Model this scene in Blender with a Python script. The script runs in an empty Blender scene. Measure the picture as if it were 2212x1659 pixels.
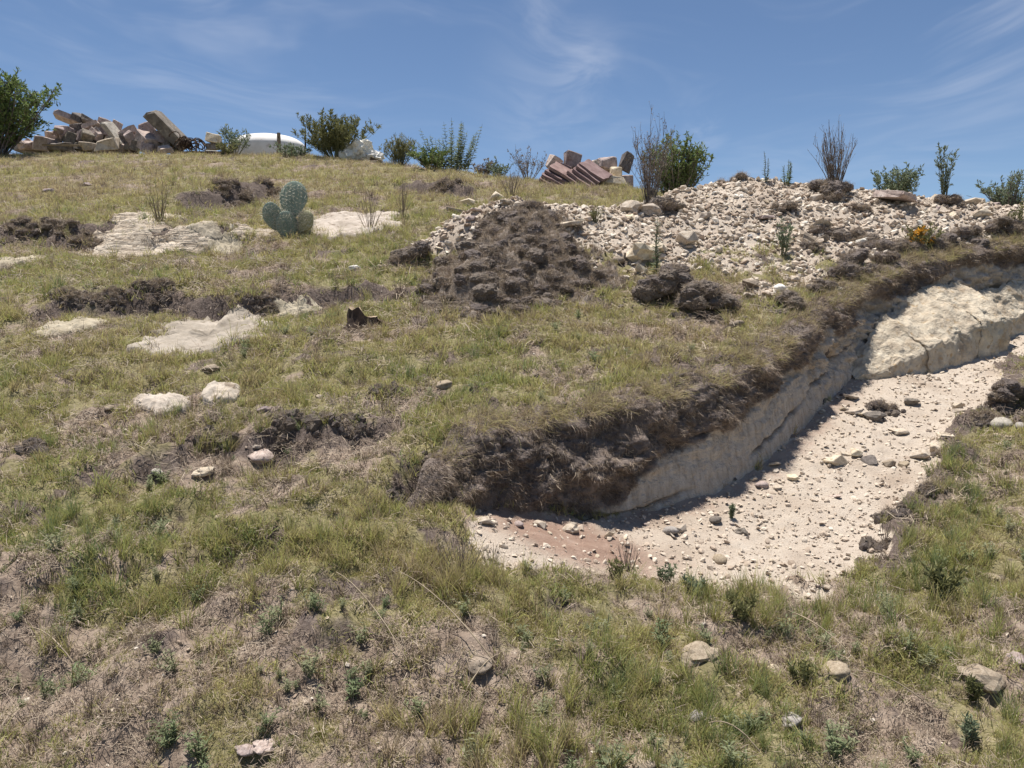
import bpy, bmesh, math, random
import numpy as np
from mathutils import Vector, Matrix, Euler
R = math.radians
SC = bpy.context.scene
COL = SC.collection

# ------------------------------------------------------------------ camera, sky, sun, exposure
PITCH = R(-6.0); CAMZ = 1.6; F = 1671.0; CU, CV = 1106.0, 829.5      # F in units of a 2212 px wide picture
cam = bpy.data.cameras.new('camera'); cam.sensor_width = 36; cam.lens = 36 * F / 2212
cam.clip_end = 3000; cam.clip_start = 0.05
camo = bpy.data.objects.new('camera', cam); COL.objects.link(camo)
camo.location = (0, 0, CAMZ); camo.rotation_euler = (R(90) + PITCH, 0, 0)
SC.camera = camo
SUN_AZ, SUN_EL = -36.0, 77.0           # azimuth clockwise from +Y
W = bpy.data.worlds.new('World'); SC.world = W; W.use_nodes = True

class NT:
    """tiny node-tree helper"""
    def __init__(s, nt): s.nt = nt; s.n = nt.nodes; s.l = nt.links
    def add(s, t, ins=None, **kw):
        n = s.n.new(t)
        for k, v in kw.items(): setattr(n, k, v)
        for k, v in (ins or {}).items():
            if hasattr(v, 'is_output') or isinstance(v, bpy.types.NodeSocket): s.l.new(v, n.inputs[k])
            else: n.inputs[k].default_value = v
        return n
    def math(s, op, a, b=0.5, c=0.0, clamp=False):
        n = s.n.new('ShaderNodeMath'); n.operation = op; n.use_clamp = clamp
        for i, v in enumerate((a, b, c)):
            if isinstance(v, bpy.types.NodeSocket): s.l.new(v, n.inputs[i])
            else: n.inputs[i].default_value = v
        return n.outputs[0]
    def vmath(s, op, a, b=(0, 0, 0)):
        n = s.n.new('ShaderNodeVectorMath'); n.operation = op
        for i, v in enumerate((a, b)):
            if isinstance(v, bpy.types.NodeSocket): s.l.new(v, n.inputs[i])
            else: n.inputs[i].default_value = v
        return n.outputs['Value'] if op in ('DOT_PRODUCT', 'LENGTH', 'DISTANCE') else n.outputs[0]
    def mix(s, fac, a, b, mode='MIX'):
        n = s.n.new('ShaderNodeMix'); n.data_type = 'RGBA'; n.blend_type = mode
        for k, v in ((0, fac), (6, a), (7, b)):
            if isinstance(v, bpy.types.NodeSocket): s.l.new(v, n.inputs[k])
            else: n.inputs[k].default_value = (v if k == 0 else (*v[:3], 1))
        return n.outputs[2]
    def ramp(s, fac, stops):
        n = s.n.new('ShaderNodeValToRGB'); cr = n.color_ramp
        while len(cr.elements) < len(stops): cr.elements.new(0.5)
        for e, (p, c) in zip(cr.elements, stops):
            e.position = p; e.color = (*c, 1) if len(c) == 3 else c
        s.l.new(fac, n.inputs[0]); return n.outputs[0]
    def noise(s, scale, detail=4, rough=0.6, vec=None, dist=0.0):
        n = s.n.new('ShaderNodeTexNoise'); n.inputs['Scale'].default_value = scale
        n.inputs['Detail'].default_value = detail; n.inputs['Roughness'].default_value = rough
        n.inputs['Distortion'].default_value = dist
        if vec is not None: s.l.new(vec, n.inputs['Vector'])
        return n.outputs[0]
    def maprange(s, v, a, b, c=0.0, d=1.0):
        n = s.n.new('ShaderNodeMapRange'); n.interpolation_type = 'SMOOTHSTEP'
        s.l.new(v, n.inputs[0])
        for i, q in enumerate((a, b, c, d)): n.inputs[i + 1].default_value = q
        return n.outputs[0]

def raydir(u, v):
    dx = (u - CU) / F; dz = (CV - v) / F
    return np.array([dx, math.cos(PITCH) - dz * math.sin(PITCH), math.sin(PITCH) + dz * math.cos(PITCH)])

def build_world():
    t = NT(W.node_tree); t.n.clear()
    sky = t.add('ShaderNodeTexSky', sky_type='NISHITA', sun_disc=False, sun_elevation=R(SUN_EL),
                sun_rotation=R(SUN_AZ), altitude=2300, air_density=1.0, dust_density=0.25, ozone_density=3.0)
    co = t.add('ShaderNodeTexCoord').outputs['Generated']
    # wispy cirrus: stretched, warped noise gathered round a few cloud directions
    warp = t.add('ShaderNodeTexNoise', {'Vector': co, 'Scale': 2.2, 'Detail': 2.0}).outputs['Color']
    wv = t.vmath('ADD', co, t.vmath('MULTIPLY', t.vmath('SUBTRACT', warp, (.5, .5, .5)), (.35, .35, .35)))
    def fibre(rot, sc, scale, det=6):
        m = t.add('ShaderNodeMapping', {'Vector': wv, 'Rotation': rot, 'Scale': sc})
        return t.noise(scale, det, 0.62, m.outputs[0], 0.6)
    fa = fibre((0, R(-18), 0), (1.2, 1.2, 6.0), 2.2, 4)
    fb = fibre((0, R(55), 0), (1.6, 1.6, 3.2), 6.0, 4)
    def blob(u, v, r):
        d = raydir(u, v); d = d / np.linalg.norm(d)
        dist = t.vmath('DISTANCE', co, tuple(d))
        return t.maprange(dist, r, 0.0)
    a = t.math('MULTIPLY', t.maprange(fb, .36, .74), t.math('ADD', t.math('ADD', blob(1200, 190, .13), blob(1262, 130, .055)), t.math('ADD', blob(1165, 25, .05), t.math('MULTIPLY', blob(1525, 287, .035), 1.5))))
    b = t.math('MULTIPLY', t.maprange(fa, .38, .74), t.math('ADD', t.math('ADD', blob(1980, 60, .24), blob(2200, 75, .12)), t.math('ADD', t.math('MULTIPLY', blob(500, 40, .2), .5), t.math('MULTIPLY', blob(700, 160, .1), .35))))
    c = t.math('MULTIPLY', t.maprange(fa, .45, .85), .16)
    cl = t.math('MINIMUM', t.math('ADD', t.math('ADD', t.math('MULTIPLY', a, .15), t.math('MULTIPLY', b, .13)), c), .75)
    col = t.mix(cl, sky.outputs[0], (8.3, 8.5, 9.2))
    bg = t.add('ShaderNodeBackground', {'Color': col, 'Strength': 0.063})
    o = t.add('ShaderNodeOutputWorld', {'Surface': bg.outputs[0]})
build_world()
sl = bpy.data.lights.new('sun', 'SUN'); sl.energy = 4.3; sl.angle = R(0.53); sl.color = (1.0, .955, .89)
so = bpy.data.objects.new('sun', sl); COL.objects.link(so)
sd_ = Vector((math.sin(R(SUN_AZ)) * math.cos(R(SUN_EL)), math.cos(R(SUN_AZ)) * math.cos(R(SUN_EL)), math.sin(R(SUN_EL))))
so.rotation_euler = sd_.to_track_quat('Z', 'Y').to_euler(); so.location = sd_ * 40
vs = SC.view_settings; vs.view_transform = 'Standard'; vs.look = 'None'; vs.exposure = 0.78; vs.gamma = 1
vs.use_curve_mapping = False
SC.render.engine = 'CYCLES'
SC.cycles.max_bounces = 5; SC.cycles.diffuse_bounces = 2; SC.cycles.glossy_bounces = 1; SC.cycles.transmission_bounces = 3

# ------------------------------------------------------------------ noise and geometry helpers
rng = np.random.default_rng(7); random.seed(7)
_perm = rng.permutation(4096); _grad = rng.normal(size=(4096, 3)); _grad /= np.linalg.norm(_grad, axis=1)[:, None]
def pnoise(x, y, z=0.0):
    x, y, z = np.broadcast_arrays(np.asarray(x, float), np.asarray(y, float), np.asarray(z, float))
    xi, yi, zi = np.floor(x).astype(int), np.floor(y).astype(int), np.floor(z).astype(int)
    xf, yf, zf = x - xi, y - yi, z - zi
    fd = lambda q: q * q * q * (q * (q * 6 - 15) + 10)
    U, V, Wt = fd(xf), fd(yf), fd(zf); out = 0
    for a in (0, 1):
        for b in (0, 1):
            for c in (0, 1):
                h = _perm[(_perm[(_perm[(xi + a) & 4095] + yi + b) & 4095] + zi + c) & 4095]
                g = _grad[h]
                d = g[..., 0] * (xf - a) + g[..., 1] * (yf - b) + g[..., 2] * (zf - c)
                out = out + d * (U if a else 1 - U) * (V if b else 1 - V) * (Wt if c else 1 - Wt)
    return out * 1.5
def fbm(x, y, z=0.0, o=4, g=.5):
    s, a = 0, 1.0
    for i in range(o): s = s + a * pnoise(x * 2**i + 17.3 * i, y * 2**i - 9.1 * i, z * 2**i + 3.7 * i); a *= g
    return s
def sst(a, b, x):
    q = np.clip((x - a) / (b - a), 0, 1); return q * q * (3 - 2 * q)
def polydist(x, y, pts):
    """distance to a polyline, index parameter and side (+ is right of travel)"""
    best = np.full(np.shape(x), 1e9); par = np.zeros(np.shape(x)); side = np.ones(np.shape(x))
    for i in range(len(pts) - 1):
        ax, ay = pts[i]; bx, by = pts[i + 1]; ex, ey = bx - ax, by - ay; L2 = ex * ex + ey * ey
        tt = np.clip(((x - ax) * ex + (y - ay) * ey) / L2, 0, 1)
        dx, dy = x - ax - tt * ex, y - ay - tt * ey; d = np.hypot(dx, dy); m = d < best - 1e-9
        best = np.where(m, d, best); par = np.where(m, i + tt, par); side = np.where(m, np.sign(ey * dx - ex * dy), side)
    return best, par, side
def inpoly(x, y, pts):
    c = np.zeros(np.shape(x), bool); n = len(pts)
    for i in range(n):
        x1, y1 = pts[i]; x2, y2 = pts[(i + 1) % n]
        if y1 == y2: continue
        c ^= ((y1 > y) != (y2 > y)) & (x < (x2 - x1) * (y - y1) / (y2 - y1) + x1)
    return c
def mesh_np(name, V, Fq, smooth=True):
    me = bpy.data.meshes.new(name); V = np.asarray(V, np.float32); Fq = np.asarray(Fq, np.int32); k = Fq.shape[1]
    me.vertices.add(len(V)); me.vertices.foreach_set('co', V.ravel())
    me.loops.add(Fq.size); me.loops.foreach_set('vertex_index', Fq.ravel())
    me.polygons.add(len(Fq)); me.polygons.foreach_set('loop_start', np.arange(0, Fq.size, k, dtype=np.int32))
    me.polygons.foreach_set('loop_total', np.full(len(Fq), k, np.int32))
    if smooth: me.polygons.foreach_set('use_smooth', np.ones(len(Fq), bool))
    me.update(calc_edges=True); return me
def gridfaces(nr, nc):
    i = np.arange(nr - 1)[:, None] * nc + np.arange(nc - 1)[None, :]
    return np.stack([i, i + 1, i + nc + 1, i + nc], -1).reshape(-1, 4)
def link(name, me, mat=None, parent=None, loc=None, rot=None, scale=None):
    o = bpy.data.objects.new(name, me); COL.objects.link(o)
    if mat is not None and me is not None:
        if len(me.materials) == 0: me.materials.append(mat)
        elif me.materials[0] != mat:
            o.material_slots[0].link = 'OBJECT'; o.material_slots[0].material = mat
    if parent: o.parent = parent
    if loc is not None: o.location = loc
    if rot is not None: o.rotation_euler = rot
    if scale is not None: o.scale = (scale,) * 3 if np.isscalar(scale) else scale
    return o
def tag(o, label, cat, group=None, kind=None):
    if label: o['label'] = label
    if cat: o['category'] = cat
    if group: o['group'] = group
    if kind: o['kind'] = kind
    return o
def thing(name, label, cat, loc=(0, 0, 0), rz=0, group=None):
    o = bpy.data.objects.new(name, None); COL.objects.link(o); o.empty_display_size = .1
    o.location = loc; o.rotation_euler = (0, 0, rz); return tag(o, label, cat, group)
class MB:
    """collects tubes and leaves into one mesh"""
    def __init__(s): s.v = []; s.f = []
    def tube(s, pts, r0, r1, n=4):
        pts = [Vector(p) for p in pts]; b = len(s.v); m = len(pts)
        for i, p in enumerate(pts):
            d = (pts[min(i + 1, m - 1)] - pts[max(i - 1, 0)]).normalized()
            a = d.orthogonal().normalized(); c = d.cross(a); r = r0 + (r1 - r0) * i / max(1, m - 1)
            for k in range(n):
                an = 2 * math.pi * k / n; s.v.append(p + a * (r * math.cos(an)) + c * (r * math.sin(an)))
        for i in range(m - 1):
            for k in range(n):
                k2 = (k + 1) % n; s.f.append((b + i * n + k, b + i * n + k2, b + (i + 1) * n + k2, b + (i + 1) * n + k))
    def leaf(s, p, d, L, w, nrm=None, bend=.25):
        d = d.normalized(); a = d.cross(nrm if nrm else Vector((random.gauss(0, 1), random.gauss(0, 1), random.gauss(0, 1))))
        if a.length < 1e-4: a = d.orthogonal()
        a.normalize(); n = a.cross(d); b = len(s.v)
        s.v += [p, p + d * (L * .45) + a * (w * .5) + n * (bend * w), p + d * (L * .45) - a * (w * .5) + n * (bend * w), p + d * L - n * (bend * L * .4)]
        s.f += [(b, b + 1, b + 3), (b, b + 3, b + 2)]
    def mesh(s, name, smooth=False):
        me = bpy.data.meshes.new(name); me.from_pydata([tuple(q) for q in s.v], [], s.f); me.update()
        if smooth: me.polygons.foreach_set('use_smooth', np.ones(len(me.polygons), bool))
        return me

# ------------------------------------------------------------------ materials
def newmat(name, rough=.9):
    m = bpy.data.materials.new(name); m.use_nodes = True; t = NT(m.node_tree); t.n.clear()
    t.p = t.add('ShaderNodeBsdfPrincipled', {'Roughness': rough, 'Specular IOR Level': .2})
    t.out = t.add('ShaderNodeOutputMaterial', {'Surface': t.p.outputs[0]}); return m, t
def rockmat(name, c0, c1, c2, scale=6.0, var=.35, spot=None, bump=.5, bd=.009):
    m, t = newmat(name); co = t.add('ShaderNodeTexCoord').outputs['Object']
    oi = t.add('ShaderNodeObjectInfo'); off = t.add('ShaderNodeVectorMath', {0: co, 1: oi.outputs['Location']}).outputs[0]
    n = t.noise(scale, 4, .65, off); base = t.ramp(n, [(.3, c0), (.5, c1), (.72, c2)])
    if spot: base = t.mix(t.maprange(t.noise(scale * 2.3, 3, .6, off), .56, .70), base, spot)
    br = t.math('ADD', t.math('MULTIPLY', oi.outputs['Random'], var), 1 - var * .55)
    base = t.mix(1.0, base, t.add('ShaderNodeCombineColor', {0: br, 1: br, 2: t.math('MULTIPLY', br, t.math('ADD', t.math('MULTIPLY', oi.outputs['Random'], -.12), 1.05))}).outputs[0], 'MULTIPLY')
    t.l.new(base, t.p.inputs['Base Color'])
    bn = t.add('ShaderNodeBump', {'Height': t.noise(scale * 5, 4, .7, off), 'Strength': bump, 'Distance': bd})
    t.l.new(bn.outputs[0], t.p.inputs['Normal']); return m
M = {}
M['tuff'] = rockmat('pale_tuff', (.37, .295, .22), (.54, .455, .355), (.66, .58, .475), 3.0, .45, (.33, .24, .15))
M['pink'] = rockmat('pink_tuff', (.255, .19, .168), (.41, .325, .295), (.545, .46, .425), 3.0, .55, (.20, .17, .15))
M['greyrock'] = rockmat('grey_stone', (.26, .235, .21), (.36, .325, .29), (.46, .42, .38), 4.0, .3, (.2, .17, .15))
M['buff'] = rockmat('buff_stone', (.22, .172, .125), (.335, .27, .20), (.43, .36, .28), 5.0, .3, (.2, .155, .115))
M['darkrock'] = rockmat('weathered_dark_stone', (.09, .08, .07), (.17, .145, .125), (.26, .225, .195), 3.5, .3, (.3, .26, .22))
M['mauve'] = rockmat('mauve_slab', (.17, .108, .10), (.26, .175, .162), (.34, .245, .228), 3.0, .3, (.24, .19, .17))
M['bedrock'] = rockmat('bedrock', (.22, .185, .14), (.36, .31, .24), (.48, .42, .34), 5.0, .2, (.22, .185, .135), 1.0)
M['ledge'] = rockmat('rose_bedrock', (.32, .265, .205), (.48, .41, .33), (.60, .53, .445), 5.0, .25, (.24, .19, .14), .7)
M['benchtuff'] = rockmat('bench_tuff', (.33, .26, .195), (.50, .425, .335), (.62, .55, .45), 7.0, .1, (.38, .28, .18), 1.0, .02)
M['white'] = rockmat('whitewash', (.62, .58, .52), (.76, .73, .67), (.82, .80, .76), 2.0, .08, (.55, .48, .42), .2)
M['sod'] = rockmat('dried_sod', (.125, .10, .087), (.21, .172, .148), (.31, .26, .226), 9.0, .25, None, 1.0)
M['wood'] = rockmat('weathered_wood', (.16, .115, .08), (.30, .23, .165), (.42, .34, .26), 9.0, .2, (.08, .06, .045))
M['darkwood'] = rockmat('charred_wood', (.035, .025, .02), (.08, .055, .04), (.2, .13, .085), 8.0, .2)

def stratamat(name):
    """bedded rock: colour and relief in thin layers"""
    m, t = newmat(name, .95); co = t.add('ShaderNodeTexCoord').outputs['Object']
    wv = t.vmath('ADD', co, t.vmath('MULTIPLY', t.add('ShaderNodeTexNoise', {'Vector': co, 'Scale': 3.0, 'Detail': 3.0}).outputs['Color'], (.05, .05, .09)))
    mp = t.add('ShaderNodeMapping', {'Vector': wv, 'Scale': (1.6, 1.6, 26.0)}).outputs[0]; n = t.noise(1.0, 4, .65, mp); n2 = t.noise(16, 4, .7, co)
    c = t.ramp(n, [(.32, (.17, .13, .095)), (.42, (.36, .295, .225)), (.55, (.49, .42, .335)), (.75, (.58, .51, .425))]); c = t.mix(t.maprange(n2, .55, .7), c, (.27, .215, .16)); t.l.new(c, t.p.inputs['Base Color'])
    t.l.new(t.add('ShaderNodeBump', {'Height': t.math('ADD', n, t.math('MULTIPLY', n2, .4)), 'Strength': 1.0, 'Distance': .05}).outputs[0], t.p.inputs['Normal']); return m
M['strata'] = stratamat('bedded_rock')
def leafmat(name, stops, trans=.3, attr='tint', inst=True, objcol=None):
    """blade or leaf: tint per instance picks along the ramp, bv varies it from blade to blade"""
    m, t = newmat(name, .6)
    if inst:
        a = t.add('ShaderNodeAttribute', attribute_type='INSTANCER', attribute_name='tint').outputs['Fac']
    else:
        a = t.math('ADD', t.math('MULTIPLY', t.add('ShaderNodeObjectInfo').outputs['Random'], .3), .35)
    b = t.add('ShaderNodeAttribute', attribute_type='GEOMETRY', attribute_name='bv').outputs['Fac']
    f = t.math('ADD', a, t.math('MULTIPLY', t.math('SUBTRACT', b, .5), .45), clamp=True)
    c = t.ramp(f, stops)
    br = t.math('ADD', t.math('MULTIPLY', b, .6), .7)
    c = t.mix(1.0, c, t.add('ShaderNodeCombineColor', {0: br, 1: br, 2: br}).outputs[0], 'MULTIPLY')
    t.l.new(c, t.p.inputs['Base Color']); t.p.inputs['Specular IOR Level'].default_value = .25
    tr = t.add('ShaderNodeBsdfTranslucent', {'Color': c})
    mx = t.add('ShaderNodeMixShader', {0: trans, 1: t.p.outputs[0], 2: tr.outputs[0]})
    t.l.new(mx.outputs[0], t.out.inputs[0]); return m
M['grass'] = leafmat('grass_blades', [(0, (.42, .33, .215)), (.3, (.43, .365, .18)), (.55, (.385, .375, .125)), (.8, (.245, .285, .11)), (1, (.145, .185, .09))], .42)
M['weed'] = leafmat('weed_leaves', [(0, (.37, .37, .23)), (.5, (.30, .33, .185)), (1, (.22, .27, .14))], .42)
M['root'] = leafmat('dead_root_fibre', [(0, (.155, .115, .09)), (.45, (.285, .222, .168)), (1, (.44, .36, .265))], .2)
M['straw'] = leafmat('straw', [(0, (.40, .31, .21)), (1, (.46, .38, .27))], .2, inst=False)
M['leaf_green'] = leafmat('green_leaves', [(0, (.11, .16, .055)), (.5, (.165, .22, .075)), (1, (.25, .29, .11))], .35, inst=False)
M['leaf_grey'] = leafmat('grey_green_leaves', [(0, (.14, .18, .11)), (.5, (.21, .25, .155)), (1, (.29, .32, .21))], .3, inst=False)
M['leaf_olive'] = leafmat('olive_leaves', [(0, (.13, .145, .055)), (.5, (.20, .20, .085)), (1, (.28, .26, .13))], .35, inst=False)
M['leaf_dry'] = leafmat('dry_leaves', [(0, (.14, .11, .09)), (.5, (.22, .18, .145)), (1, (.33, .27, .21))], .25, inst=False)
M['flower'] = leafmat('orange_flowers', [(0, (.55, .25, .03)), (.5, (.68, .36, .04)), (1, (.75, .5, .08))], .3, inst=False)
M['twig'] = rockmat('twig_bark', (.10, .08, .065), (.19, .155, .13), (.30, .25, .21), 20.0, .3)
M['greentwig'] = rockmat('green_stem', (.09, .10, .05), (.15, .15, .08), (.2, .19, .12), 20.0, .3)

# ------------------------------------------------------------------ terrain
SL = .29
def ycrest(x):
    return np.interp(x, [-12, -4, -2.4, -1.2, 0, 1.6, 3, 6], [16.0, 15.6, 14.4, 13.3, 12.2, 11.3, 10.2, 9.8])
def hbase(x, y):
    yc = ycrest(x); k = .10
    a = SL * y; b = SL * yc + .035 - .004 * (y - yc) - .05 * np.maximum(0, y - yc - 6)
    h = -k * np.logaddexp(-a / k, -b / k)
    return np.maximum(h, .06 * np.minimum(y, 0) - .25 + np.minimum(0, y) * .02)
# spoil heap: a ridge along the far side of the trench (x from pixel column at the given depth)
def zpix(v, y, u=CU): d = raydir(u, v); return CAMZ + d[2] / d[1] * y
RIDGE = []
for u, v, y in [(925, 520, 6.9), (985, 470, 7.0), (1080, 430, 7.1), (1180, 443, 7.25), (1300, 452, 7.4), (1400, 448, 7.5), (1480, 415, 7.8), (1600, 388, 8.1), (1720, 402, 8.1),
                (1850, 412, 8.1), (2000, 425, 8.1), (2100, 440, 8.0), (2212, 452, 7.9), (2500, 470, 7.9)]:
    d = raydir(u, v); x = d[0] / d[1] * y
    RIDGE.append((x, y, max(.03, zpix(v, y) - SL * y)))
RXY = [(a, b) for a, b, c in RIDGE]; RH = [c for a, b, c in RIDGE]
def mound(x, y):
    d, p, s = polydist(x, y, RXY)
    wob = 1 + .22 * pnoise(x * .9, y * .9, 3.3)
    w = np.where(s > 0, np.interp(p, [0, 1, 2, 4, 8, 10, 13], [.35, .65, 1.1, 1.45, 1.9, 1.5, 1.15]), np.interp(p, [0, 2, 4], [.4, .75, 1.0])) * wob
    q = np.clip(1 - d / w, 0, 1)
    return np.interp(p, range(len(RH)), RH) * (q * q * (3 - 2 * q) * .55 + q * .45)
def h0(x, y): return hbase(x, y) + mound(x, y)
def march(u, v, H, smax=40):
    d = raydir(u, v); s = np.arange(.6, smax, .01)
    P = d[None, :] * s[:, None]; P[:, 2] += CAMZ
    g = P[:, 2] - H(P[:, 0], P[:, 1]); i = np.argmax(g < 0)
    if g[i] >= 0: i = len(s) - 1
    return P[i]
# trench: cut line (foot of the wall), with the depth of the cut
TR = [(858, 1128, .02), (930, 1106, .10), (1000, 1092, .17), (1100, 1092, .27), (1200, 1096, .35), (1340, 1108, .43), (1430, 1088, .46), (1560, 1048, .48),
      (1640, 1000, .49), (1700, 950, .5), (1760, 885, .51), (1830, 815, .53), (1900, 770, .55), (2000, 735, .57), (2100, 712, .58), (2212, 690, .58)]
TXY, TD = [], []
for u, v, D in TR:
    P = march(u, v, lambda x, y: hbase(x, y) - D); TXY.append((P[0], P[1])); TD.append(D)
TXY += [(TXY[-1][0] + 2.5, TXY[-1][1] + .7), (TXY[-1][0] + 9, TXY[-1][1] + 2)]; TD += [.58, .4]
TXY = [(TXY[0][0] - .35, TXY[0][1] - .12)] + TXY; TD = [0.0] + TD
NT_ = len(TD)
_tp = np.arange(0, NT_ - 1 + 1e-6, .34)
TFINE = [(float(np.interp(q, range(NT_), [a for a, b in TXY])), float(np.interp(q, range(NT_), [b for a, b in TXY]))) for q in _tp]
DFINE = np.interp(_tp, range(NT_), TD)
def trench(x, y):
    wob = .05 * pnoise(x * 3, y * 3, 8.8)
    d, p, s = polydist(x, y, TXY); sd = d * s
    num = 0; den = 0
    for (ax, ay), D in zip(TFINE, DFINE):
        w = 1 / ((x - ax)**2 + (y - ay)**2 + .012)**2; num = num + w * D; den = den + w
    return sd, p, num / den, wob
def h1(x, y):
    sd, p, D, wob = trench(x, y)
    fade = 1 - .5 * sst(.55, 2.3, sd + wob * 2)
    m = mound(x, y) * (1 - sst(-.30, -.10, sd))
    bank = .05 * np.exp(-((sd - 1.35) / .25)**2) * sst(8, 12, p)
    return hbase(x, y) + m - D * sst(-.20, -.07, sd) * fade + bank
def wpts(px, H=h1): return [tuple(march(u, v, H)[:2]) for u, v in px]
TERR = [([(-60, 520), (60, 512), (200, 512), (330, 515), (480, 520), (560, 515)], .23, .10, .8),
        ([(20, 672), (130, 668), (250, 655), (330, 648), (480, 662), (600, 650), (760, 640), (840, 610)], .17, .06, .5),
        ([(250, 1015), (330, 995), (420, 968), (520, 955), (640, 935), (760, 920), (830, 890)], .13, .05, .35),
        ([(360, 452), (450, 437), (560, 415), (620, 405)], .24, .10, .7),
        ([(830, 398), (960, 412), (1050, 408)], .18, .08, .6),
        ([(300, 1130), (380, 1090), (520, 1070)], .05, .03, .2),
        ([(-20, 1385), (60, 1370), (150, 1350), (200, 1352)], .06, .03, .2),
        ([(610, 1415), (690, 1400), (790, 1360)], .07, .03, .2),
        ([(560, 845), (700, 800), (830, 790)], .04, .03, .25),
        ([(1130, 905), (1190, 900), (1250, 880)], .05, .03, .2)]
TERR = [(wpts(px), d, t, w) for px, d, t, w in TERR]
def terraces(x, y):
    o = 0; face = 0
    wx = x + .16 * pnoise(x * 1.7, y * 1.7, 1.1) + .09 * pnoise(x * 6, y * 6, 4.1); wy = y + .20 * pnoise(x * 1.9, y * 1.9, 5.1) + .10 * pnoise(x * 6, y * 6, 2.1)
    for pts, d, t, w in TERR:
        dist, p, s = polydist(wx, wy, pts); n = len(pts) - 1
        ends = sst(0, .5, p) * (1 - sst(n - .5, n, p)); sg = -dist * s
        amp = np.clip(.95 + .7 * pnoise(x * 2.2, y * 2.2, d * 90), .3, 1.5); ends = ends * amp
        o = o + d * .5 * np.tanh(sg / t) * np.exp(-(dist / w)**2) * ends
        face = np.maximum(face, np.exp(-(dist / (t * 1.6))**2) * ends * min(1, d / .12))
    return o, face
def axis(segs):
    out = [segs[0][0]]
    for a, b, s0, s1 in segs:
        q = a
        while q < b - 1e-6:
            st = s0 + (s1 - s0) * (q - a) / (b - a); q = min(b, q + st); out.append(q)
    return np.array(out)
XS = axis([(-300, -40, 60, 15), (-40, -13, 6, .5), (-13, -4, .35, .06), (-4, -1.5, .06, .027), (-1.5, 3.5, .027, .027), (3.5, 6, .027, .07), (6, 14, .07, .5), (14, 40, 1, 6), (40, 300, 15, 60)])
YS = axis([(-120, -8, 30, 2), (-8, 1, 1, .1), (1, 1.4, .05, .03), (1.4, 5, .024, .028), (5, 8.5, .028, .045), (8.5, 16.5, .045, .11), (16.5, 26, .2, .8), (26, 60, 2, 8), (60, 400, 15, 80)])
GX, GY = np.meshgrid(XS, YS); gx, gy = GX.ravel(), GY.ravel()
tz, FACE = terraces(gx, gy)
SDV, PV, DV, WB = trench(gx, gy); MOUND = mound(gx, gy)
# zones
nx = gx + .10 * fbm(gx * 2.3, gy * 2.3, 1.0, 4, .6); ny = gy + .13 * fbm(gx * 2.3, gy * 2.3, 9.0, 4, .6)
def soft(px, H=h1):
    return inpoly(nx, ny, wpts(px, H)).astype(float)
FLOOR_PX = [(985, 1110), (1000, 1088), (1340, 1104), (1560, 1040), (1700, 940), (1830, 800), (1990, 720), (2250, 670), (2400, 720), (2230, 770), (2170, 790), (2155, 870), (2110, 905), (2050, 935),
            (2030, 985), (2005, 1035), (1960, 1100), (1905, 1150), (1875, 1215), (1830, 1262), (1700, 1268), (1500, 1250), (1350, 1235), (1200, 1222), (1060, 1190), (1010, 1150)]
z_floor = soft(FLOOR_PX)
z_spoil = sst(.03, .11, MOUND + .11 * fbm(gx * 2.6, gy * 2.6, 2.0, 5, .65)) * (SDV < -.22) * sst(.002, .02, MOUND)
gpatch = wpts([(1870, 610), (1600, 600), (1560, 570), (1640, 555), (1790, 560), (1900, 540)])
z_spoil *= 1 - .4 * inpoly(nx, ny, gpatch)
fan = inpoly(nx, ny, wpts([(1280, 540), (1340, 612), (1400, 585), (1560, 590), (1640, 645), (1760, 618), (1880, 565), (2000, 545), (1900, 490), (1300, 490)]))
z_spoil = np.maximum(z_spoil, fan * (SDV < -.25) * sst(-.35, .25, fbm(gx * 4, gy * 4, 77., 4, .65)))
z_grav = np.maximum(z_floor, z_spoil)
lip = .8 * np.exp(-((SDV + .13) / .09)**2) * sst(.8, 2.5, PV) * sst(.05, .2, DV)
pn = .75 * fbm(gx * 1.3, gy * 1.3, 6.0, 5, .68)
edge_line = wpts([(2190, 790), (2165, 870), (2120, 908), (2060, 938), (2038, 988), (2012, 1038), (1968, 1104), (1912, 1156), (1880, 1215)])
de = polydist(nx, ny, edge_line)[0]; redge = np.exp(-(np.maximum(0, de - .02) / .10)**2)
z_sod = np.clip(np.maximum(np.maximum(FACE, redge * .9), lip) + sst(.30, .6, fbm(gx * 2.6, gy * 2.6, 12.0, 5, .7)) * .7, 0, 1) * (1 - .9 * z_grav)
bare = sst(.02, .42, pn + .34 * sst(3.3, 2.2, gy) - .05 * sst(3.0, 4.2, gy)) * (1 - z_grav)
pr = march(1235, 1160, h1); z_red = np.exp(-(((gx - pr[0]) / .48)**2 + ((gy - pr[1]) / .34)**2))
foot = np.exp(-((SDV - .05) / .16)**2) * sst(2, 4, PV) * z_floor
z_red = np.maximum(z_red, .55 * foot); z_red = np.clip(z_red, 0, 1)
near = np.exp(-np.maximum(0, np.hypot(gx, gy - 6) - 14) / 10)
micro = (.030 * fbm(gx * 2.2, gy * 2.2, 0.0, 3) + .013 * fbm(gx * 8, gy * 8, 5.0, 3, .6)) * (1 - .55 * z_floor)
lumps = np.abs(fbm(gx * 7, gy * 7, 3.0, 3, .6))
micro += .04 * redge * (1 - .6 * z_floor) + .028 * z_sod * (lumps - .25) * 2 + z_spoil * (.035 * fbm(gx * 4.5, gy * 4.5, 7.0, 4, .65)) + z_floor * .012 * fbm(gx * 12, gy * 12, 7.0, 2)
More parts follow.
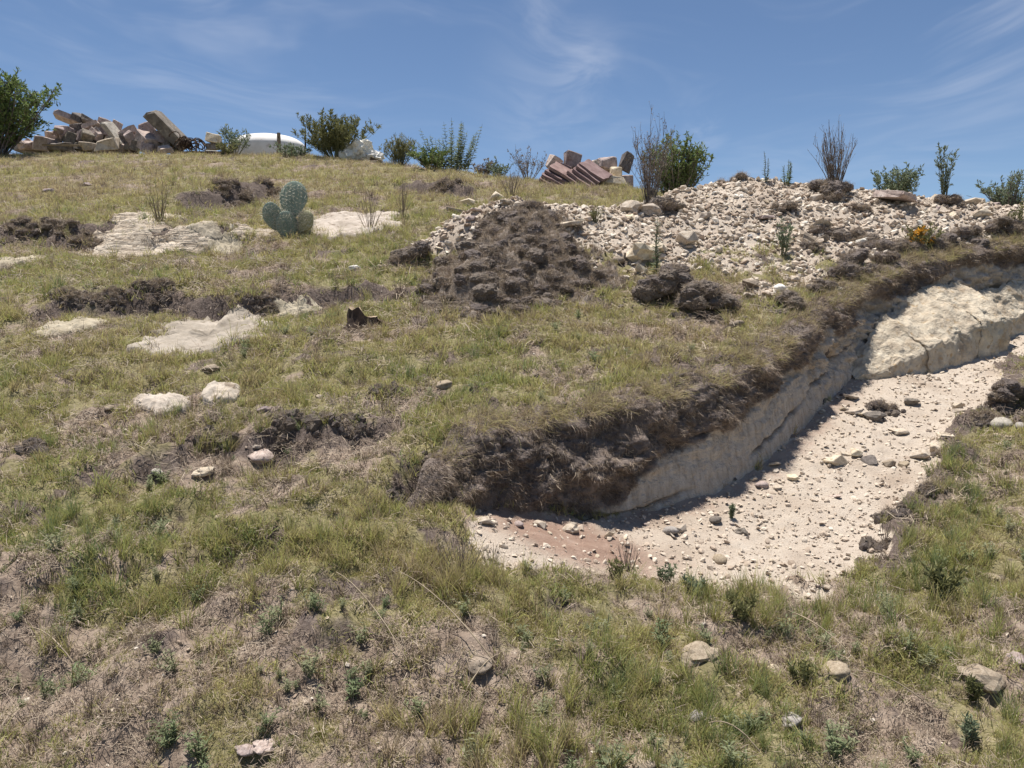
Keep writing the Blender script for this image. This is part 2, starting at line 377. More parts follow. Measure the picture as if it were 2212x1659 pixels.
micro += (1 - z_grav) * (.02 * fbm(gx * 15, gy * 15, 31.0, 2) + .045 * fbm(gx * 4.2, gy * 4.2, 35.0, 2)) * sst(6.5, 3, gy) - .018 * z_floor
hill = 1.5 * fbm(gx * .012, gy * .012, 2.0, 3) * sst(25, 60, np.hypot(gx, gy))
gz = h1(gx, gy) + tz + micro * near + hill
GZ = gz.reshape(GX.shape)
ZN = {'gravel': z_grav, 'floor': z_floor, 'spoil': z_spoil, 'sod': z_sod, 'bare': bare, 'red': z_red}
def interp(arr, x, y):
    A = arr.reshape(GX.shape); x = np.asarray(x, float); y = np.asarray(y, float)
    i = np.clip(np.searchsorted(XS, x) - 1, 0, len(XS) - 2); j = np.clip(np.searchsorted(YS, y) - 1, 0, len(YS) - 2)
    fx = np.clip((x - XS[i]) / (XS[i + 1] - XS[i]), 0, 1); fy = np.clip((y - YS[j]) / (YS[j + 1] - YS[j]), 0, 1)
    return (A[j, i] * (1 - fx) + A[j, i + 1] * fx) * (1 - fy) + (A[j + 1, i] * (1 - fx) + A[j + 1, i + 1] * fx) * fy
def H(x, y): return interp(gz, x, y)
def at(u, v):
    P = march(u, v, H); P[2] = H(P[0], P[1]); return Vector(P)
def atd(u, v, y):
    d = raydir(u, v); q = d / d[1] * y; return Vector((q[0], q[1], q[2] + CAMZ))
def onground(u, y):
    d = raydir(u, 700); x = d[0] / d[1] * y; return Vector((x, y, float(H(x, y))))
def pxm(n, y): return n * y / F
ground = mesh_np('ground', np.stack([gx, gy, gz], 1), gridfaces(len(YS), len(XS)))
za = ground.color_attributes.new('zone', 'FLOAT_COLOR', 'POINT')
za.data.foreach_set('color', np.stack([z_grav, z_sod, z_red, bare], 1).astype(np.float32).ravel())

def ground_material():
    m, t = newmat('ground_soil', .95)
    co = t.add('ShaderNodeTexCoord').outputs['Object']
    z = t.add('ShaderNodeAttribute', attribute_name='zone'); sp = t.add('ShaderNodeSeparateColor', {0: z.outputs['Color']})
    n1 = t.noise(14, 4, .7, co); n2 = t.noise(60, 3, .7, co); n3 = t.noise(2.2, 2, .6, co)
    soil = t.ramp(n1, [(.3, (.135, .10, .077)), (.5, (.235, .180, .138)), (.7, (.33, .265, .21))])
    thatch = t.ramp(n2, [(.3, (.12, .105, .05)), (.5, (.19, .165, .085)), (.7, (.28, .24, .14))])
    base = t.mix(t.maprange(t.math('ADD', z.outputs['Alpha'], t.math('MULTIPLY', t.math('SUBTRACT', n1, .5), .9)), .1, .6), thatch, soil)
    sod = t.ramp(n2, [(.3, (.065, .048, .040)), (.5, (.115, .088, .074)), (.72, (.19, .152, .13))])
    base = t.mix(t.maprange(t.math('ADD', sp.outputs[1], t.math('MULTIPLY', t.math('SUBTRACT', n1, .5), .6)), .25, .7), base, sod)
    n5 = t.noise(170, 3, .75, co); vc = t.maprange(t.math('ADD', t.math('MULTIPLY', n5, .6), t.math('MULTIPLY', n1, .4)), .3, .7)
    grv = t.ramp(vc, [(.0, (.40, .325, .255)), (.45, (.50, .42, .34)), (.8, (.56, .485, .40)), (1, (.62, .555, .47))])
    dirt = t.ramp(n1, [(.3, (.31, .235, .175)), (.6, (.43, .35, .275))])
    grv = t.mix(t.maprange(t.math('ADD', n3, t.math('MULTIPLY', n1, .5)), .70, 1.0), grv, dirt)
    base = t.mix(t.maprange(t.math('ADD', sp.outputs[0], t.math('MULTIPLY', t.math('SUBTRACT', n2, .5), .8)), .3, .7), base, grv)
    red = t.ramp(n1, [(.3, (.24, .15, .11)), (.6, (.34, .235, .18)), (.8, (.42, .31, .25))])
    base = t.mix(t.maprange(t.math('ADD', sp.outputs[2], t.math('MULTIPLY', t.math('SUBTRACT', n1, .5), .9)), .25, .85), base, red)
    t.l.new(base, t.p.inputs['Base Color'])
    hh = t.math('ADD', t.math('MULTIPLY', n2, .7), t.math('MULTIPLY', n5, t.math('MULTIPLY', sp.outputs[0], .8)))
    bn = t.add('ShaderNodeBump', {'Height': hh, 'Strength': .9, 'Distance': .012})
    t.l.new(bn.outputs[0], t.p.inputs['Normal']); return m
M['ground'] = ground_material()
go = link('ground', ground, M['ground']); go['kind'] = 'structure'; go['label'] = 'grassy hillside with eroded terraces, a spoil heap and a gravelly trench floor'

# trench wall sheet: dark sod above pale tuff, cracked
def trench_wall():
    T = np.array(TXY); seg = np.hypot(*np.diff(T, axis=0).T); cum = np.r_[0, np.cumsum(seg)]
    Ltot = cum[-2] ; n = int(Ltot / .018); s = np.linspace(.35, Ltot, n)
    px, py = np.interp(s, cum, T[:, 0]), np.interp(s, cum, T[:, 1])
    k = 15; ker = np.ones(k) / k
    sm = lambda a: np.convolve(np.pad(a, k // 2, 'edge'), ker, 'valid')
    px, py = sm(px), sm(py)
    tx, ty = np.gradient(px), np.gradient(py); L = np.hypot(tx, ty); nx_, ny_ = ty / L, -tx / L      # towards the floor
    par = np.interp(s, cum, np.arange(len(T))); D = np.interp(par, range(NT_), TD)
    m = 84; f = np.linspace(0, 1, m)
    V = np.zeros((n, m, 3)); hf = np.zeros((n, m)); cf = np.zeros((n, m)); sodfrac = np.interp(par, [1, 4.5, 6, 7, 8, 10, 11, 12, 13.5, 17], [1.2, 1.12, .80, .62, .50, .43, .40, .36, .32, .32]) + .13 * pnoise(s * 1.6, 6.6) + .07 * pnoise(s * 4.3, 1.6)
    for j, q in enumerate(f):
        off = np.interp(q, [0, .06, .16, .5, .93, 1], [-.25, -.175, -.10, -.05, .015, .05]) * np.clip(D / .3, .35, 1) + .05 * pnoise(s * 2.7, 4.4) * (q < .5) + .025 * pnoise(s * 8, 7.4) * (q < .5)
        bx, by = px + nx_ * off, py + ny_ * off
        ztop = H(px - nx_ * .24, py - ny_ * .24); zbot = H(px + nx_ * .1, py + ny_ * .1)
        vq = np.interp(q, [0, .06, .16, .93, 1], [0, .0, .07, .98, 1.06])
        zz = ztop * (1 - vq) + zbot * vq
        if q < .1: zz = np.maximum(zz, H(bx, by)) + .012 - (.03 if q == 0 else 0)
        if q == 1: zz = zbot - .05
        edge = math.sin(math.pi * min(1, q * 1.05)) 
        insod = sst(.12, -.08, q - sodfrac - .10 * pnoise(s * 5, 2.2))
        a3 = lambda fr, z0: fbm(bx * fr, by * fr, zz * fr * 1.2 + z0, 4, .6)
        disp = edge * (insod * (.085 * a3(4.5, 1.) + .045 * np.abs(a3(12, 4.))) + (1 - insod) * ((.018 + .05 * sst(10.5, 11.5, par)) * a3(4, 2.) + (.012 + .03 * sst(10.5, 11.5, par)) * a3(14, 6.)))
        over = .04 * insod * sst(.0, .2, q) * sst(1.0, .6, q / np.maximum(sodfrac, .2))
        # a crack wandering along the pale part
        ck = .70 - .10 * (s - 3.6) + .035 * pnoise(s * 4, 9.) + .02 * pnoise(s * 13, 3.)
        crack = np.exp(-((q - ck) / .014)**2) * (1 - insod) * sst(.0, .3, pnoise(s * 1.1, 21.) + .25)
        disp = disp + over - .03 * crack
        disp = disp * np.clip(D / .25, .15, 1)
        tp = sst(.0, .45, s - s[0]); disp = disp * tp; zz = zz * tp + (H(bx, by) - .015) * (1 - tp)
        V[:, j, 0] = bx + nx_ * disp; V[:, j, 1] = by + ny_ * disp; V[:, j, 2] = zz
        hf[:, j] = np.clip(insod, 0, 1); cf[:, j] = np.clip(crack, 0, 1)
    me = mesh_np('trench_wall', V.reshape(-1, 3), gridfaces(n, m))
    a = me.attributes.new('sodf', 'FLOAT', 'POINT'); a.data.foreach_set('value', hf.ravel().astype(np.float32))
    a = me.attributes.new('crackf', 'FLOAT', 'POINT'); a.data.foreach_set('value', cf.ravel().astype(np.float32))
    mt, t = newmat('trench_cut', .95); co = t.add('ShaderNodeTexCoord').outputs['Object']
    at_ = t.add('ShaderNodeAttribute', attribute_name='sodf').outputs['Fac']
    stv = t.add('ShaderNodeMapping', {'Vector': co, 'Scale': (1, 1, .22)}).outputs[0]
    n1 = t.noise(10, 4, .7, co); n2 = t.noise(45, 4, .7, co); n3 = t.noise(30, 3, .65, stv); n4 = t.noise(3.5, 3, .6, co)
    sod = t.mix(t.maprange(n4, .42, .6), t.ramp(n2, [(.3, (.095, .076, .066)), (.5, (.17, .138, .120)), (.75, (.26, .215, .19))]), t.ramp(n1, [(.3, (.17, .132, .11)), (.7, (.29, .235, .20))]))
    tuff = t.ramp(n3, [(.28, (.37, .30, .235)), (.5, (.52, .445, .365)), (.75, (.61, .535, .455))])
    tuff = t.mix(t.maprange(n4, .5, .68), tuff, (.44, .345, .25))
    tuff = t.mix(t.maprange(n1, .62, .74), tuff, (.33, .25, .18))
    c = t.mix(t.maprange(t.math('ADD', at_, t.math('MULTIPLY', t.math('SUBTRACT', n1, .5), .9)), .35, .65), tuff, sod)
    c = t.mix(t.math('MULTIPLY', t.add('ShaderNodeAttribute', attribute_name='crackf').outputs['Fac'], .8), c, (.13, .09, .065))
    t.l.new(c, t.p.inputs['Base Color'])
    bn = t.add('ShaderNodeBump', {'Height': t.math('ADD', n2, t.math('MULTIPLY', n1, 1.2)), 'Strength': 1.0, 'Distance': .025})
    t.l.new(bn.outputs[0], t.p.inputs['Normal'])
    o = link('trench_wall', me, mt); o['kind'] = 'structure'; o['label'] = 'cut earth wall of the trench, dark rooty sod over pale tuff'
    return V, hf, np.stack([nx_, ny_], 1), par
WV, WHF, WNRM, WPAR = trench_wall()

# ------------------------------------------------------------------ scattered growth: prototypes instanced by geometry nodes
def blades(seed, n, L0, L1, w, spread, curve, base_r, segs=3):
    """a tuft of tapering, bending blades; bv holds a random value per blade"""
    r = np.random.default_rng(seed); V = []; Fc = []; bv = []
    for i in range(n):
        az = r.uniform(0, 2 * math.pi); L = r.uniform(L0, L1); tilt = abs(r.normal(0, spread)); ca, sa = math.cos(az), math.sin(az)
        br = base_r * math.sqrt(r.uniform()); ba = r.uniform(0, 6.28); px, py, pz = br * math.cos(ba), br * math.sin(ba), -.008
        cv = r.uniform(.4, 1.4) * curve; b = len(V); q = r.uniform(); fa = az + r.uniform(-1.2, 1.2) + math.pi / 2; wx, wy = math.cos(fa), math.sin(fa)
        for k in range(segs + 1):
            f = k / segs; ww = w * .5 * (1 - .85 * f**1.5) * (1 if k < segs else .25)
            V += [(px - wx * ww, py - wy * ww, pz), (px + wx * ww, py + wy * ww, pz)]; bv += [q, q]
            th = tilt + cv * f; st = L / segs
            px += ca * math.sin(th) * st; py += sa * math.sin(th) * st; pz += math.cos(th) * st
        for k in range(segs): Fc.append((b + 2 * k, b + 2 * k + 1, b + 2 * k + 3, b + 2 * k + 2))
    me = mesh_np('tuft', V, Fc, False)
    a = me.attributes.new('bv', 'FLOAT', 'POINT'); a.data.foreach_set('value', np.array(bv, np.float32)); return me
def litter(seed, n, L0, L1, w, rad):
    r = np.random.default_rng(seed); V = []; Fc = []; bv = []
    for i in range(n):
        az = r.uniform(0, 6.28); L = r.uniform(L0, L1); x, y, z = r.normal(0, rad), r.normal(0, rad), r.uniform(.0, .018); el = r.normal(0, .25)
        ca, sa = math.cos(az), math.sin(az); b = len(V); q = r.uniform(); bend = r.normal(0, .18)
        for k in range(3):
            f = k / 2; V += [(x - sa * w * .5, y + ca * w * .5, z), (x + sa * w * .5, y - ca * w * .5, z + .3 * w)]; bv += [q, q]
            x += ca * L / 2; y += sa * L / 2; z += math.sin(el) * L / 2; az += bend; ca, sa = math.cos(az), math.sin(az)
        for k in range(2): Fc.append((b + 2 * k, b + 2 * k + 1, b + 2 * k + 3, b + 2 * k + 2))
    me = mesh_np('litter', V, Fc, False)
    a = me.attributes.new('bv', 'FLOAT', 'POINT'); a.data.foreach_set('value', np.array(bv, np.float32)); return me
def forb(seed, n, L, nl):
    """low broad-leaved weed"""
    r = random.Random(seed); st = random.getstate(); random.seed(seed); mb = MB(); bv = []
    for i in range(n):
        az = r.uniform(0, 6.28); ti = r.uniform(.05, .7); d = Vector((math.cos(az) * math.sin(ti), math.sin(az) * math.sin(ti), math.cos(ti))); h = L * r.uniform(.5, 1.1)
        for k in range(nl):
            p = d * h * (.15 + .85 * k / nl); a2 = r.uniform(0, 6.28); e = r.uniform(.0, .8)
            mb.leaf(p, Vector((math.cos(a2) * math.cos(e), math.sin(a2) * math.cos(e), math.sin(e))), L * r.uniform(.18, .34), L * r.uniform(.045, .08), Vector((0, 0, 1)))
        mb.tube([Vector((0, 0, -.01)), d * h * .5, d * h], .0016, .001, 3)
    random.setstate(st); me = mb.mesh('forb')
    a = me.attributes.new('bv', 'FLOAT', 'POINT'); a.data.foreach_set('value', np.random.default_rng(seed).uniform(0, 1, len(mb.v)).astype(np.float32)); return me
def scatter(name, pts, rot, scl, idx, tint, protos, mat, label, parent=None, cat=None):
    pc = bpy.data.collections.new('protos_' + name)
    for i, me in enumerate(protos):
        if mat is not None and len(me.materials) == 0: me.materials.append(mat)
        pc.objects.link(bpy.data.objects.new('p%02d_%s' % (i, name), me))
    me = bpy.data.meshes.new(name); n = len(pts); me.vertices.add(n); me.vertices.foreach_set('co', np.asarray(pts, np.float32).ravel())
    for an, ty, arr in (('rot', 'FLOAT_VECTOR', rot), ('scl', 'FLOAT_VECTOR', scl)):
        a = me.attributes.new(an, ty, 'POINT'); arr = np.asarray(arr, np.float32)
        if arr.ndim == 1: arr = np.repeat(arr[:, None], 3, 1)
        a.data.foreach_set('vector', arr.ravel())
    a = me.attributes.new('idx', 'INT', 'POINT'); a.data.foreach_set('value', np.asarray(idx, np.int32))
    a = me.attributes.new('tint', 'FLOAT', 'POINT'); a.data.foreach_set('value', np.asarray(tint, np.float32)); me.update()
    o = link(name, me); o['kind'] = 'stuff'
    if mat: me.materials.append(mat)
    if label and not parent: o['label'] = label
    if cat and not parent: o['category'] = cat
    if parent: o.parent = parent
    ng = bpy.data.node_groups.new('scatter_' + name, 'GeometryNodeTree'); t = NT(ng)
    ng.interface.new_socket('Geometry', in_out='INPUT', socket_type='NodeSocketGeometry'); ng.interface.new_socket('Geometry', in_out='OUTPUT', socket_type='NodeSocketGeometry')
    gi = t.add('NodeGroupInput'); gout = t.add('NodeGroupOutput')
    ci = t.add('GeometryNodeCollectionInfo', {'Collection': pc, 'Separate Children': True, 'Reset Children': True})
    def na(nm, ty):
        k = t.add('GeometryNodeInputNamedAttribute', {'Name': nm}, data_type=ty); return next(q for q in k.outputs if q.enabled)
    ip = t.add('GeometryNodeInstanceOnPoints', {'Points': gi.outputs[0], 'Instance': ci.outputs[0], 'Pick Instance': True, 'Instance Index': na('idx', 'INT'),
               'Rotation': na('rot', 'FLOAT_VECTOR'), 'Scale': na('scl', 'FLOAT_VECTOR')})
    t.l.new(ip.outputs[0], gout.inputs[0])
    md = o.modifiers.new('scatter', 'NODES'); md.node_group = ng; return o
def candidates(n, y0=1.25, y1=15.8, seed=1, k=.72, m=1.1):
    r = np.random.default_rng(seed); y = y0 * (y1 / y0)**r.uniform(0, 1, n); x = r.uniform(-1, 1, n) * (k * y + m)
    return x, y, r
def zone(nm, x, y): return interp(ZN[nm], x, y)
def proj(x, y, z):
    yy = y * math.cos(PITCH) + (z - CAMZ) * math.sin(PITCH); zz = -y * math.sin(PITCH) + (z - CAMZ) * math.cos(PITCH)
    return CU + F * x / yy, CV - F * zz / yy

OUT_PX = []       # filled by the outcrops: (list of world points)
def outcrop_mask(x, y):
    k = np.zeros(len(x), bool)
    for P in OUT_PX: k |= inpoly(x, y, P)
    return k

# ------------------------------------------------------------------ rocks
def hull(seed, n=16, power=3.0, flat=(1, 1, 1), bevel=.06, rounds=0.0):
    r = np.random.default_rng(seed); bm = bmesh.new()
    for i in range(n):
        d = r.normal(size=3); d /= np.linalg.norm(d); k = (np.abs(d)**power).sum()**(1 / power)
        p = d / k * r.uniform(.78, 1.0); bm.verts.new(p * np.array(flat))
    res = bmesh.ops.convex_hull(bm, input=bm.verts[:])
    bmesh.ops.delete(bm, geom=list({e for e in res['geom_unused'] + res['geom_interior'] if isinstance(e, bmesh.types.BMVert)}), context='VERTS')
    bmesh.ops.dissolve_limit(bm, angle_limit=R(12), verts=bm.verts[:], edges=bm.edges[:])
    if bevel: bmesh.ops.bevel(bm, geom=bm.edges[:], offset=bevel, segments=1, affect='EDGES', profile=.5)
    bmesh.ops.recalc_face_normals(bm, faces=bm.faces[:])
    me = bpy.data.meshes.new('stone'); bm.to_mesh(me); bm.free(); return me
def pebble(seed, sub=2, amp=.22, flat=(1, .85, .62), rough=.06, smooth=True):
    bm = bmesh.new(); bmesh.ops.create_icosphere(bm, subdivisions=sub, radius=1)
    P = np.array([v.co[:] for v in bm.verts]); s = seed * 3.17
    k = 1 + amp * pnoise(P[:, 0] * 1.1 + s, P[:, 1] * 1.1, P[:, 2] * 1.1 - s) * 1.6 + rough * pnoise(P[:, 0] * 3.5 - s, P[:, 1] * 3.5, P[:, 2] * 3.5 + s)
    P = P * k[:, None] * np.array(flat)
    for v, p in zip(bm.verts, P): v.co = p
    me = bpy.data.meshes.new('stone'); bm.to_mesh(me); bm.free()
    if smooth: me.polygons.foreach_set('use_smooth', np.ones(len(me.polygons), bool))
    return me
def boxrock(seed, flat=(1, .8, .6), jit=.16, cuts=2, bev=.05):
    r = np.random.default_rng(seed); bm = bmesh.new(); bmesh.ops.create_cube(bm, size=2)
    for v in bm.verts: v.co = Vector(np.array(v.co) * (1 - r.uniform(0, jit * 2, 3)))
    if r.uniform() < .6:      # a broken corner
        c = bm.verts[:][r.integers(8)].co.copy(); bmesh.ops.bisect_plane(bm, geom=bm.verts[:] + bm.edges[:] + bm.faces[:], plane_co=c * .62, plane_no=c.normalized() + Vector(r.normal(0, .2, 3)), clear_outer=True)
        bmesh.ops.holes_fill(bm, edges=[e for e in bm.edges if e.is_boundary])
    bmesh.ops.bevel(bm, geom=bm.edges[:], offset=bev, segments=1, affect='EDGES', profile=.5)
    bmesh.ops.triangulate(bm, faces=bm.faces[:]); bmesh.ops.subdivide_edges(bm, edges=[e for e in bm.edges if e.calc_length() > .8], cuts=1); bmesh.ops.triangulate(bm, faces=bm.faces[:])
    P = np.array([v.co[:] for v in bm.verts]); d = .13 * pnoise(P[:, 0] * 1.3 + seed, P[:, 1] * 1.3, P[:, 2] * 1.3)[:, None] + r.normal(0, .018, P.shape)
    for v, p in zip(bm.verts, P * (1 + d) * np.array(flat)): v.co = p
    bmesh.ops.recalc_face_normals(bm, faces=bm.faces[:]); me = bpy.data.meshes.new('stone'); bm.to_mesh(me); bm.free(); return me
EMB = [pebble(45 + i, 3, .24, (1, .85, .6), .2, i % 2 == 0) for i in range(8)]
ANG = [hull(10 + i, 13 + i % 6, 3.5, (1, .85, .7), .05) for i in range(9)]
SLABS = [boxrock(40 + i, (1, .75, .22), .2, 2, .08) for i in range(6)]
RND = [pebble(i + 1) for i in range(7)]
LUMP = [pebble(i + 20, 2, .35, (1, .9, .7), .28, False) for i in range(7)]
def stone(u, v, wpx, mesh, mat, label, group=None, cat='stone', name='stone', rot=None, flat=1.0, sink=.25, y=None, aspect=1.0):
    p = at(u, v) if y is None else atd(u, v, y)
    s = pxm(wpx, p.y) * .57
    rz = random.uniform(0, 6.28) if rot is None else rot
    tilt = (random.uniform(-.2, .2), random.uniform(-.2, .2), rz)
    if y is None: p.z += s * .6 * flat * (1 - 2 * sink)
    o = link(name, mesh, mat, None, p, tilt, (s, s * aspect, s * flat)); return tag(o, label, cat, group)

def outcrop(px, label, mat, rise=.05, seed=0, name='bedrock_slab', cat='rock', group=None, mask=True, plane=.65):
    """flat exposed slab: bumpy top, chipped edge going down into the soil"""
    W2 = np.array(wpts(px, H)); c = W2.mean(0)
    if mask: OUT_PX.append([tuple(q) for q in (W2 - c) * .82 + c])
    ang = np.arctan2(W2[:, 1] - c[1], W2[:, 0] - c[0]); rad = np.hypot(W2[:, 0] - c[0], W2[:, 1] - c[1]); od = np.argsort(ang); ang, rad = ang[od], rad[od]
    nA, nR = 110, 26; th = np.linspace(-math.pi, math.pi, nA, endpoint=False)
    rr = np.interp(th, np.r_[ang - 2 * math.pi, ang, ang + 2 * math.pi], np.r_[rad, rad, rad])
    rr = rr * (1 + .17 * fbm(np.cos(th) * 2.6 + seed, np.sin(th) * 2.6, seed * 1.7, 5, .7))
    V = []
    for j in range(nR):
        f = j / (nR - 3)
        fr = min(f, 1.0) ** .8 + (.02 if j == nR - 2 else (.0 if j < nR - 2 else .05))
        x = c[0] + np.cos(th) * rr * fr; y = c[1] + np.sin(th) * rr * fr
        z = H(x, y)
        if j == 0: z[:] = z.mean(); x[:] = c[0]; y[:] = c[1]
        if j < nR - 2:
            zs = H(c[0] + np.cos(th) * rr * .9, c[1] + np.sin(th) * rr * .9); z = (1 - plane) * z + plane * (H(c[0], c[1]) * (1 - fr) + zs * fr)
            st = np.floor(fbm(x * 3 + seed, y * 5, seed, 2) * 4) / 4
            z = z + rise * (1 - .55 * fr**3) + rise * .5 * fbm(x * 4 + seed, y * 4, seed) + .5 * rise * st + .012 * fbm(x * 14, y * 14, seed, 3, .7)
        else: z = z - (.01 if j == nR - 2 else .10)
        V.append(np.stack([x, y, z], 1))
    V = np.concatenate(V); Fq = []
    for j in range(nR - 1):
        for i in range(nA): k = (i + 1) % nA; Fq.append((j * nA + i, j * nA + k, (j + 1) * nA + k, (j + 1) * nA + i))
    org = np.array([c[0], c[1], float(H(c[0], c[1]))])
    me = mesh_np(name, V - org, Fq, True)
    o = link(name, me, mat, None, org); return tag(o, label, cat, group)

BED = M['bedrock']
outcrop([(288, 757), (335, 728), (405, 686), (480, 682), (545, 690), (592, 700), (560, 727), (500, 748), (420, 768), (340, 770)], 'broad flat pale bedrock slab exposed in the turf, the largest on the slope', BED, .035, 1)
outcrop([(75, 722), (150, 700), (222, 688), (225, 702), (160, 722), (95, 735)], 'narrow pale bedrock slab below a crumbling earth bank', BED, .04, 2)
outcrop([(590, 668), (640, 650), (680, 655), (700, 668), (650, 682), (600, 680)], 'small pale bedrock patch uphill of the broken stump', BED, .04, 3)
outcrop([(310, 888), (330, 866), (365, 866), (408, 876), (400, 892), (350, 902)], 'pinkish rounded bedrock hump half covered by grass', M['ledge'], .05, 4)
outcrop([(440, 862), (475, 842), (512, 840), (522, 855), (490, 872), (445, 876)], 'sloping pinkish bedrock hump touching a taller grass tuft', M['ledge'], .05, 5)
outcrop([(668, 500), (700, 466), (770, 458), (840, 460), (850, 478), (800, 505), (720, 515)], 'wide rosy bedrock shelf beside the prickly pear', M['ledge'], .05, 6)
outcrop([(400, 500), (440, 490), (478, 492), (480, 505), (430, 512)], 'short pale ledge stone at the end of the layered outcrop', BED, .06, 7)
outcrop([(395, 528), (450, 520), (520, 520), (525, 528), (450, 534)], 'thin pale rock strip flush with the turf', BED, .025, 8)
outcrop([(-60, 575), (0, 562), (60, 556), (100, 560), (40, 572), (-20, 585)], 'pale rock strip under the dark earth bank', BED, .03, 9)
# layered ledge: low, broad beds breaking out of the step
for i, (px, rs, lb) in enumerate([([(175, 552), (200, 536), (290, 532), (350, 534), (372, 545), (300, 555), (220, 560)], .03, 'lowest broad bed of the layered ledge'), ([(185, 537), (215, 520), (290, 518), (330, 524), (335, 534), (260, 540)], .035, 'second bed of the layered ledge, left piece'),
        ([(325, 536), (345, 520), (420, 516), (470, 520), (468, 530), (400, 540)], .03, 'second bed of the layered ledge, right piece'), ([(200, 520), (230, 506), (300, 503), (345, 508), (340, 518), (260, 524)], .04, 'upper long bed of the layered ledge'), ([(345, 512), (390, 500), (460, 497), (480, 504), (440, 513), (380, 518)], .03, 'upper right bed of the layered ledge'),
        ([(228, 504), (250, 492), (300, 488), (330, 496), (300, 504)], .04, 'top bed of the layered ledge'), ([(245, 482), (262, 466), (295, 462), (312, 474), (300, 484), (265, 488)], .05, 'rounded capstone above the layered ledge'), ([(478, 505), (520, 494), (590, 495), (585, 506), (520, 512)], .02, 'flat pale bed between layered ledge and cactus')]):
    outcrop(px, lb, M['strata'], rs * .8, 20 + i, 'rock_bed', 'rock', 'beds of the layered ledge', plane=.12)
# foreground slabs and half-buried stones
for i, (u, v, w, mat, lb) in enumerate([
    (1035, 1440, 62, 'buff', 'tan half-buried stone with a dry stalk lying over it'), (1512, 1418, 84, 'buff', 'wide tan slab half buried among grey-green weeds'),
    (1806, 1455, 60, 'buff', 'tan sloping stone behind a dark grass hollow'), (2122, 1466, 82, 'buff', 'broad tan stone on bare purplish soil beside a tuft'),
    (530, 1622, 42, 'pink', 'small pinkish stone touching a larger one on bare soil'), (574, 1620, 56, 'pink', 'pinkish rounded stone on bare soil with a smaller one touching it'),
    (1504, 1548, 34, 'greyrock', 'grey stone touching a rounder stone in sparse turf'), (1530, 1558, 30, 'greyrock', 'rounder grey stone touching its flatter neighbour in sparse turf'),
    (1706, 1558, 46, 'greyrock', 'flat grey stone between two grey-green weeds'), (2140, 1250, 38, 'buff', 'pale stone at the foot of the tall dark grass'),
    (1388, 1650, 58, 'buff', 'pale stone nearly buried in long grass'), (1345, 1382, 26, 'pink', 'small pinkish stone in dry turf below the trench mouth'),
    (2195, 1425, 44, 'pink', 'pinkish stone partly cut off by long dry grass'), (1670, 1442, 22, 'tuff', 'small cream stone beside a grey-green weed'),
    (475, 1118, 26, 'buff', 'small tan stone below a yellowish turf step'), (440, 1020, 40, 'tuff', 'flat pale stone at the toe of the dark grassy step'),
    (566, 992, 52, 'pink', 'flat pinkish stone under a smaller white pebble'), (556, 972, 18, 'tuff', 'whitish pebble above a flat pinkish stone'),
    (960, 832, 34, 'buff', 'tan stone flush with the yellow turf'), (570, 886, 30, 'pink', 'pale stone in turf beside the sloping bedrock hump'),
    (340, 1025, 26, 'greyrock', 'grey stone in the hollow of the grassy step'), (1155, 812, 20, 'buff', 'small tan stone in the dry turf above the trench'),
    (235, 882, 22, 'buff', 'small tan stone left of the rounded bedrock hump'), (690, 858, 14, 'tuff', 'cream pebble in bright turf'),
    (455, 800, 34, 'buff', 'brownish stone below the broad bedrock slab'), (820, 576, 14, 'tuff', 'small white stone at the edge of the heap of sod'),
    (764, 581, 24, 'white', 'white wedge-shaped stone alone in the green turf'), (580, 430, 16, 'buff', 'tan stone uphill of the prickly pear'),
    (108, 415, 24, 'pink', 'small pinkish stone in the upper turf'), (190, 400, 18, 'pink', 'little pink stone high in the upper turf'),
    (1090, 530, 18, 'tuff', 'cream stone caught on the dark heap of sod'), (1166, 551, 30, 'buff', 'flat tan stone lying on the dark heap of sod')]):
    m = EMB[i % 8]
    stone(u, v, w, m, M[mat], lb, None, sink=.44, flat=.7)
    p = at(u, v); s = pxm(w, p.y) * .5
    OUT_PX.append([(p.x + s * math.cos(a), p.y + s * 1.1 * math.sin(a) - s * .5) for a in np.linspace(0, 6.28, 8)[:-1]])
